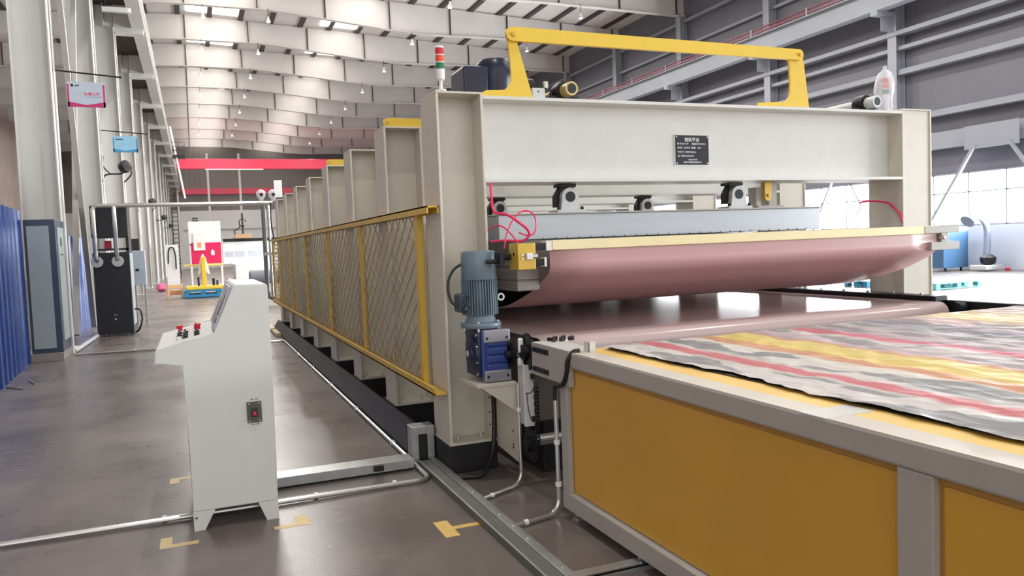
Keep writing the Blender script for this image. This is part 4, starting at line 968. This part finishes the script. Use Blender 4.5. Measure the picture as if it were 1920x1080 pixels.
for x_, lb_ in ((-1.79, 'left'), (-1.42, 'right')):
    f_ = MB().cyl((x_, 17.5, 1.5), (x_, 17.44, 1.5), .11, n=24)
    for j in range(6):
        a = PI/3*j; f_.cyl((x_+.085*math.cos(a), 17.44, 1.5+.085*math.sin(a)), (x_+.085*math.cos(a), 17.425, 1.5+.085*math.sin(a)), .012, n=6)
    tag(f_.build('pipe_flange', GALV, origin=(x_, 17.45, 1.5)), 'round steel pipe flange on the black cabinet front, %s one' % lb_, 'flange')
tag(MB().tube(smooth_path([(-1.19, 17.9, .5), (-1.10, 17.8, .48), (-1.06, 17.7, .3), (-1.12, 17.65, .1), (-1.19, 17.7, .04)], 8), .02, 8).build('drain_hose', BLACK, origin=(-1.19, 17.8, .04), smooth=True), 'short black hose bowing out of the right side of the black cabinet', 'hose')
eb = thing('electric_box', (-1.3, 20.1, .9), 'pale blue grey wall box on a stand behind the black cabinet', 'box')
MB().box(-1.36, -1.06, 20.0, 20.25, .92, 1.72, .01).build('box', mat('pale_blue_grey', (178, 188, 198), .4), eb)
MB().box(-1.33, -1.29, 20.1, 20.14, 0, .92).box(-1.13, -1.09, 20.1, 20.14, 0, .92).build('stand', GALV, eb)
MB().box(-1.27, -1.20, 19.98, 20.0, 1.25, 1.3).build('latch', IRON, eb)

# vertical bundle at the pipe end beside the rearmost frame
pp = thing('pipe_riser', (1.6, 17.2, 0), 'dark vertical pipe with a bundle of cables behind the rearmost frame', 'pipe')
MB().tube([(1.40, 17.3, 2.55), (1.40, 17.3, .75), (1.43, 17.25, .62), (1.55, 17.1, .56), (1.7, 17.0, .56)], .045, 12).build('pipe', mat('dull_pipe', (110, 116, 116), .4, .4), pp, smooth=True)
MB().tube([(1.50, 17.25, 2.55), (1.50, 17.25, .6)], .03, 10).build('second_pipe', CHROME, pp, smooth=True)
MB().tube(smooth_path([(1.56, 17.2, 2.6), (1.54, 17.2, 2.2), (1.58, 17.2, 1.8), (1.53, 17.2, 1.4), (1.56, 17.2, 1.0), (1.54, 17.2, .6)], 6), .015, 8).build('cables', BLACK, pp, smooth=True)
MB().box(1.36, 1.62, 17.15, 17.2, 1.50, 1.56).build('clamp', GALV, pp)
def gauge(x, label):
    t_ = thing('wrapped_fitting', (x, 17.1, 2.6), label, 'fitting', 'bagged fittings above the pipe')
    MB().lathe((x, 17.1, 2.63), (0, 0, 1), [(0, .03), (.05, .05), (.1, .09), (.17, .10), (.22, .07), (.24, .02)], 12).build('wrap', BAG, t_, smooth=True)
    MB().cyl((x, 17.05, 2.76), (x, 17.0, 2.76), .035, n=12).build('dial', IRON, t_)
gauge(1.36, 'white bagged fitting on the silver pipe, left of the pair beside the rear frame')
gauge(1.60, 'white bagged fitting on the silver pipe, right of the pair beside the rear frame')
pg = MB().box(1.62, 1.78, 17.0, 17.05, 2.7, 3.05)
tag(pg.build('paper_sheet', WHITE, origin=(1.7, 17.02, 2.7)), 'small white tilted sheet on top of the rearmost frame', 'sheet')
# planks and end feet
pk = MB().box(1.30, 1.40, 14.9, 15.7, 0, .07, .01)
tag(pk.build('wood_block', WOOD, origin=(1.35, 15.3, 0)), 'pale wooden block on the floor at the rear foot of the press, nearer one', 'wood block')
pk = MB().box(1.28, 1.40, 15.9, 16.8, 0, .07, .01)
tag(pk.build('wood_block', WOOD, origin=(1.35, 16.3, 0)), 'pale wooden block on the floor at the rear foot of the press, farther one', 'wood block')
bl2 = MB().box(.0, 1.3, 24.2, 24.9, .02, .2)
ro = thing('roll', (1.9, 24, .5), 'grey wrapped roll on a cream stand behind the rear of the press', 'roll')
MB().lathe((1.45, 24, .86), (1, 0, 0), [(0, .14), (.03, .20), (1.6, .20), (1.63, .14)], 24).build('roll_cover', mat('grey_wrap', (120, 120, 128), .6), ro, smooth=True)
MB().box(1.5, 3.0, 23.9, 24.1, 0, .66).build('stand', CREAM_WARM, ro)

# hanging signs on rods from the columns
def hang_sign(name, x0, x1, y, z0, z1, rx0, rx1, zr, face, trim, label):
    t_ = thing(name, (x0, y, z1), label, 'sign')
    MB().cyl((rx0, y, zr+.04), (rx1, y, zr-.04), .014, n=8).lathe((rx1, y, zr-.04), (1, 0, 0), [(0, .02), (.03, .02)], 8).build('rod', IRON, t_)
    MB().box(x0, x1, y-.012, y+.012, z0, z1).build('board', face, t_)
    MB().box(x0, x0+.025, y-.016, y-.012, z0, z1-.04).box(x1-.03, x1, y-.016, y-.012, z0, z1-.04).prism([(x0, z0), (x1, z0), (x1, z0+.09), ((x0+x1)/2, z0+.035), (x0, z0+.09)], 'y', y-.016, y-.012).build('coloured_border', trim, t_)
    for x_ in (x0+.08, x1-.08): MB().cyl((x_, y, z1), (x_, y, zr), .003, n=6).build('hanger', IRON, t_)
    return t_
s1 = hang_sign('hanging_sign', -1.835, -1.262, 15.25, 4.16, 4.585, -2.04, -1.02, 4.73, SIGNB, mat('sign_magenta', (186, 30, 104), .45), 'grey hanging sign with a magenta border, left of the aisle')
text_part('实腹工序', .062, MAGENTA, s1, (-1.46, 15.236, 4.36), RX, 'CENTER')
MB().box(-1.56, -1.32, 15.236, 15.238, 4.33, 4.335).box(-1.78, -1.74, 15.236, 15.238, 4.50, 4.545).box(-1.72, -1.65, 15.236, 15.238, 4.51, 4.53).build('logo_mark', IRON, s1)
s2 = hang_sign('hanging_sign', -1.74, -1.175, 22.25, 4.245, 4.65, -2.03, -.95, 4.755, SIGNC, SIGNCB, 'pale blue hanging sign beyond the magenta one')
MB().box(-1.68, -1.5, 22.235, 22.238, 4.56, 4.58).build('logo_mark', IRON, s2)

def fan(y, label):
    x = -1.52
    t_ = thing('wall_fan', (x, y, 3.86), label, 'fan', 'black fans on the columns')
    MB().lathe((x-.06, y-.05, 3.84), (.6, -.5, .25), [(0, .06), (.02, .14), (.10, .16), (.18, .16), (.2, .13)], 20).build('fan_head', IRON, t_, smooth=True)
    MB().tube(smooth_path([(-2.04, y, 3.5), (-1.98, y, 3.66), (-1.85, y, 3.70), (-1.7, y, 3.70), (-1.58, y, 3.72), (-1.55, y, 3.80)], 6), .02, 8).tube(smooth_path([(-1.99, y, 4.15), (-2.0, y, 3.9), (-1.85, y, 3.70)], 6), .015, 8).tube(smooth_path([(-1.4, y+.1, 3.86), (-1.38, y+.1, 3.7), (-1.55, y+.1, 3.5)], 6), .018, 8).build('bracket', IRON, t_, smooth=True)
fan(22.3, 'black fan on a bent bracket below the pale blue hanging sign')
fan(36.3, 'small black fan on the third column of the aisle, above the silver pipe')
fan(50.3, 'tiny black fan on a far column below the silver pipe')
fan(64.3, 'tiniest black fan on the farthest columns beside the ladder')

# strip lamp brackets on the left column heads
for y, z, lb_ in ((27.0, 10.3, 'upper'), (64.0, 11.2, 'lower')):
    pass
lt = thing('tube_lamp', (-1.9, 25.5, 9.3), 'white tube lamp slung under the crane walkway above the nearest corbel', 'lamp')
MB().box(-2.05, -1.3, 25.4, 25.55, 8.65, 8.78, .01).build('tube', WHITE, lt)
MB().box(-2.0, -1.95, 25.4, 25.5, 8.78, 9.95).build('hanger', IRON, lt)

# ladder and platform near the far left
ld = thing('caged_ladder', (-1.2, 60, 0), 'thin steel ladder climbing beside the far left columns', 'ladder')
build_each(MB().box(-1.32, -1.27, 60, 60.05, 0, 6.2).box(-.95, -.90, 60, 60.05, 0, 6.2), 'stringer', IRON, ld)
rg = MB()
for i in range(20): rg.box(-1.3, -.92, 60.0, 60.06, .4+.3*i, .45+.3*i)
build_each(rg, 'rung', IRON, ld)
pfm = thing('crane_platform', (-.6, 60, 8.5), 'small dark railed platform hanging by the crane runway', 'platform')
MB().box(-1.0, -.2, 59.6, 60.6, 8.45, 8.62).build('deck', IRON, pfm)
rp_ = MB()
for x_ in (-1.0, -.62, -.22): rp_.box(x_, x_+.03, 59.6, 59.63, 8.6, 9.5)
for z in (8.9, 9.2, 9.48): rp_.box(-1.0, -.2, 59.6, 59.63, z, z+.03)
rp_.build('railing', IRON, pfm)
MB().bar((-1.05, 59.8, 10.6), (-.35, 59.8, 5.6), .12, .12).build('strut', WHITE, pfm)
# aisle-side clutter far back
dc = thing('white_door_panel', (-1.1, 44, 0), 'white upright panel with dark hoses hung on it at the far left', 'panel')
MB().box(-1.35, -.75, 44, 44.1, 0, 2.15, .01).build('panel', WHITE, dc)
MB().tube(smooth_path([(-1.25, 43.9, 1.2), (-1.2, 43.9, 1.9), (-1.0, 43.9, 2.0), (-.9, 43.9, 1.6), (-.9, 43.9, .9)], 6), .035, 8).build('hose', IRON, dc)
rb2 = MB()
for j in range(7): rb2.lathe((-1.5+.1*random.random(), 38.5+.15*j, .0), (0, 0, 1), [(0, .02), (.1, .16), (.25, .14), (.36, .05)], 10)
tag(rb2.build('cloth_heap', GLOW, origin=(-1.45, 39, 0), smooth=True), 'small pink heap of cloth on the floor along the left columns', 'cloth')
sbx = MB().box(-2.05, -1.7, 29.2, 29.5, 1.6, 2.2, .01)
tag(sbx.build('black_box', BLACK, origin=(-1.9, 29.3, 1.6)), 'small black box fixed on the left columns above the aisle', 'box')

# ================================================================ FAR END OF THE AISLE
bw = thing('notice_board', (.43, 33, 0), 'white and magenta notice board with a pinned sheet at the end of the aisle', 'board')
MB().box(-.16, 1.02, 33, 33.08, 1.95, 2.88, .005).build('white_panel', WHITE, bw)
MB().box(-.10, 1.0, 32.99, 33.06, 1.20, 2.05, .005).build('magenta_panel', MAGENTA, bw)
build_each(MB().box(-.15, -.08, 33, 33.07, 0, 2.0).box(.96, 1.03, 33, 33.07, 0, 2.0), 'frame_leg', WHITE, bw)
sh = MB().box(0, .42, 32.93, 32.95, 1.75, 2.43).build('pinned_sheet', ENDW, bw)
MB().box(.14, .28, 32.92, 32.93, 1.86, 2.06).build('orange_square', mat('orange_print', (226, 148, 104), .5), sh)
MB().box(.62, .75, 32.97, 32.99, 1.55, 1.72).box(.66, .70, 32.97, 32.99, 1.72, 1.78).build('white_lock', WHITE, bw)
yl = thing('yellow_lifter', (.3, 31.5, .3), 'yellow lifting fixture with an upright mast lying on a blue pallet', 'machine')
MB().box(-.35, .97, 31.0, 32.2, .30, .42, .02).build('base_plate', YEL_BRIGHT, yl)
MB().box(.22, .38, 31.4, 31.6, .42, 1.50, .02).build('mast', YEL_BRIGHT, yl)
MB().box(-.40, 1.02, 31.8, 31.9, 1.15, 1.23, .01).build('cross_arm', mat('pale_yellow_arm', (222, 206, 120), .5), yl)
MB().prism([(.30, 1.62), (.40, 1.45), (.52, .85), (.44, .85), (.30, 1.2), (.16, .85), (.08, .85), (.2, 1.45)], 'y', 31.65, 31.72).build('white_hood', WHITE, yl)
build_each(MB().cyl((.10, 31.3, .42), (.10, 31.3, .75), .04, n=10).cyl((.62, 31.3, .42), (.62, 31.3, .68), .05, n=10).cyl((.75, 31.3, .42), (.75, 31.3, .6), .04, n=10), 'fitting', IRON, yl)
def pallet(x0, x1, y0, y1, m_, label):
    t_ = thing('plastic_pallet', ((x0+x1)/2, (y0+y1)/2, 0), label, 'pallet')
    d_ = MB()
    n = 7
    for i in range(n):
        a = x0+(x1-x0)*i/n; d_.box(a, a+(x1-x0)/n*.8, y0, y1, .12, .15)
    d_.build('deck', m_, t_)
    ft_ = MB()
    for i in range(3):
        for j in range(3):
            a = x0+(x1-x0-.14)*i/2; c = y0+(y1-y0-.14)*j/2; ft_.box(a, a+.14, c, c+.14, .02, .12)
    build_each(ft_, 'block', m_, t_)
    build_each(MB().box(x0, x1, y0, y0+.1, 0, .02).box(x0, x1, y1-.1, y1, 0, .02).box(x0, x1, (y0+y1)/2-.05, (y0+y1)/2+.05, 0, .02), 'skid', m_, t_)
p_ = thing('plastic_pallet', (.25, 31.6, 0), 'blue plastic pallet under the yellow lifting fixture', 'pallet')
build_each(MB().box(-.43, .88, 30.9, 32.3, .02, .13, .01).box(-.43, .88, 30.9, 32.3, .22, .29, .01), 'deck', PLASTB, p_)
build_each(MB().box(-.43, -.25, 30.92, 32.2, .13, .22).box(.15, .3, 30.92, 32.2, .13, .22).box(.7, .88, 30.92, 32.2, .13, .22), 'block', PLASTB, p_)
wb = MB().box(-.98, -.46, 31.2, 31.35, .38, .52, .01).box(-.90, -.46, 31.6, 31.75, .12, .3, .01).box(-.98, -.91, 31.2, 31.9, .0, .4, .01).box(-.53, -.46, 31.2, 31.9, .0, .38, .01)
tag(wb.build('wooden_trestle', mat('pale_orange_wood', (222, 176, 130), .6), origin=(-.6, 31.5, 0)), 'low pale wooden trestle left of the blue pallet', 'trestle')
cn = thing('cnc_machine', (2.3, 38.5, 0), 'large white gantry machining centre behind the notice board', 'machine')
MB().box(1.2, 5.2, 38, 39, 1.10, 2.16, .03).build('gantry_housing', WHITE, cn)
MB().box(1.25, 5.2, 37.9, 38.05, 2.12, 2.26).build('top_rail', IRON, cn)
pnw = MB()
for a, c in ((1.32, 1.70), (1.76, 2.15), (2.32, 2.72), (2.78, 3.3)): pnw.box(a, c, 37.98, 38.0, 1.42, 1.68)
build_each(pnw, 'window_panel', mat('window_grey', (186, 192, 204), .3), cn)
MB().box(1.6, 5.0, 35.5, 38, .45, 1.12, .03).build('bed', WHITE, cn)
MB().box(1.35, 5.0, 35.5, 39, .0, .45, .02).build('plinth', GREY, cn)
ht = thing('hoist_crate', (2.1, 37.8, 2.14), 'brown wooden crate with black hoist hook and cable on top of the white machine', 'crate')
MB().box(1.75, 2.48, 37.5, 38.0, 2.262, 2.45, .01).build('crate', mat('crate_tan', (176, 144, 110), .6), ht)
MB().cyl((2.12, 37.7, 2.45), (2.12, 37.7, 3.4), .04, n=10).lathe((2.12, 37.7, 2.75), (0, 0, 1), [(0, .03), (.03, .09), (.1, .09), (.14, .03)], 12).tube(arc((2.12, 37.7, 3.0), .14, 0, PI, 10, 'y'), .02, 8).tube(smooth_path([(1.98, 37.7, 3.0), (1.98, 37.7, 2.75), (1.75, 37.7, 2.6), (1.8, 37.7, 2.45)], 6), .025, 8).build('hook_block', IRON, ht, smooth=True)

# ================================================================ RIGHT SIDE
fe = thing('fume_extractor', (24.2, 19.3, 0), 'blue mobile fume extractor cabinet by the bright right windows', 'extractor')
MB().box(23.7, 24.9, 19.2, 20.1, .12, 1.5, .02).build('cabinet', TEALCAB, fe)
build_each(MB().box(23.85, 23.9, 19.25, 19.3, 0, .12).box(24.6, 24.65, 19.25, 19.3, 0, .12), 'leg', IRON, fe)
fa = thing('extraction_arm', (24.9, 18.6, 0), 'grey blue swan neck suction arm standing in front of the blue extractor', 'extractor')
MB().tube(smooth_path([(24.85, 18.5, .35), (24.9, 18.5, 1.0), (24.86, 18.5, 1.45), (24.65, 18.5, 1.75), (24.3, 18.5, 1.88), (24.1, 18.5, 1.82)], 8), .11, 14).build('arm', HOSEG, fa, smooth=True)
MB().lathe((24.12, 18.5, 1.83), (-.7, 0, -.6), [(0, .10), (.1, .14), (.22, .24), (.24, .22)], 16).build('hood', HOSEG, fa, smooth=True)
MB().lathe((24.8, 18.4, .2), (0, 0, 1), [(0, .1), (.05, .22), (.25, .25), (.35, .12)], 14).build('blower', IRON, fa, smooth=True)
MB().box(24.3, 25.15, 18.1, 18.7, .05, .2, .02).build('base', CASTW, fa)
MB().lathe((25.2, 18.0, 0), (0, 0, 1), [(0, .08), (.06, .09), (.1, .04)], 10).build('red_switch', RED, fa)
pallet(16.75, 17.75, 15.9, 16.7, PLASTB, 'dark blue plastic pallet on the bright floor seen left of the right post')
pallet(16.9, 18.5, 13.9, 14.8, PLASTT, 'pale teal plastic pallet on the bright floor right of the right post')
ta = MB().box(5.56, 5.60, -1, 3.85, .952, .965)
tag(ta.build('edge_rail', IRON, origin=(5.6, 1, .95)), 'thin dark rail along the far edge of the table', 'rail')
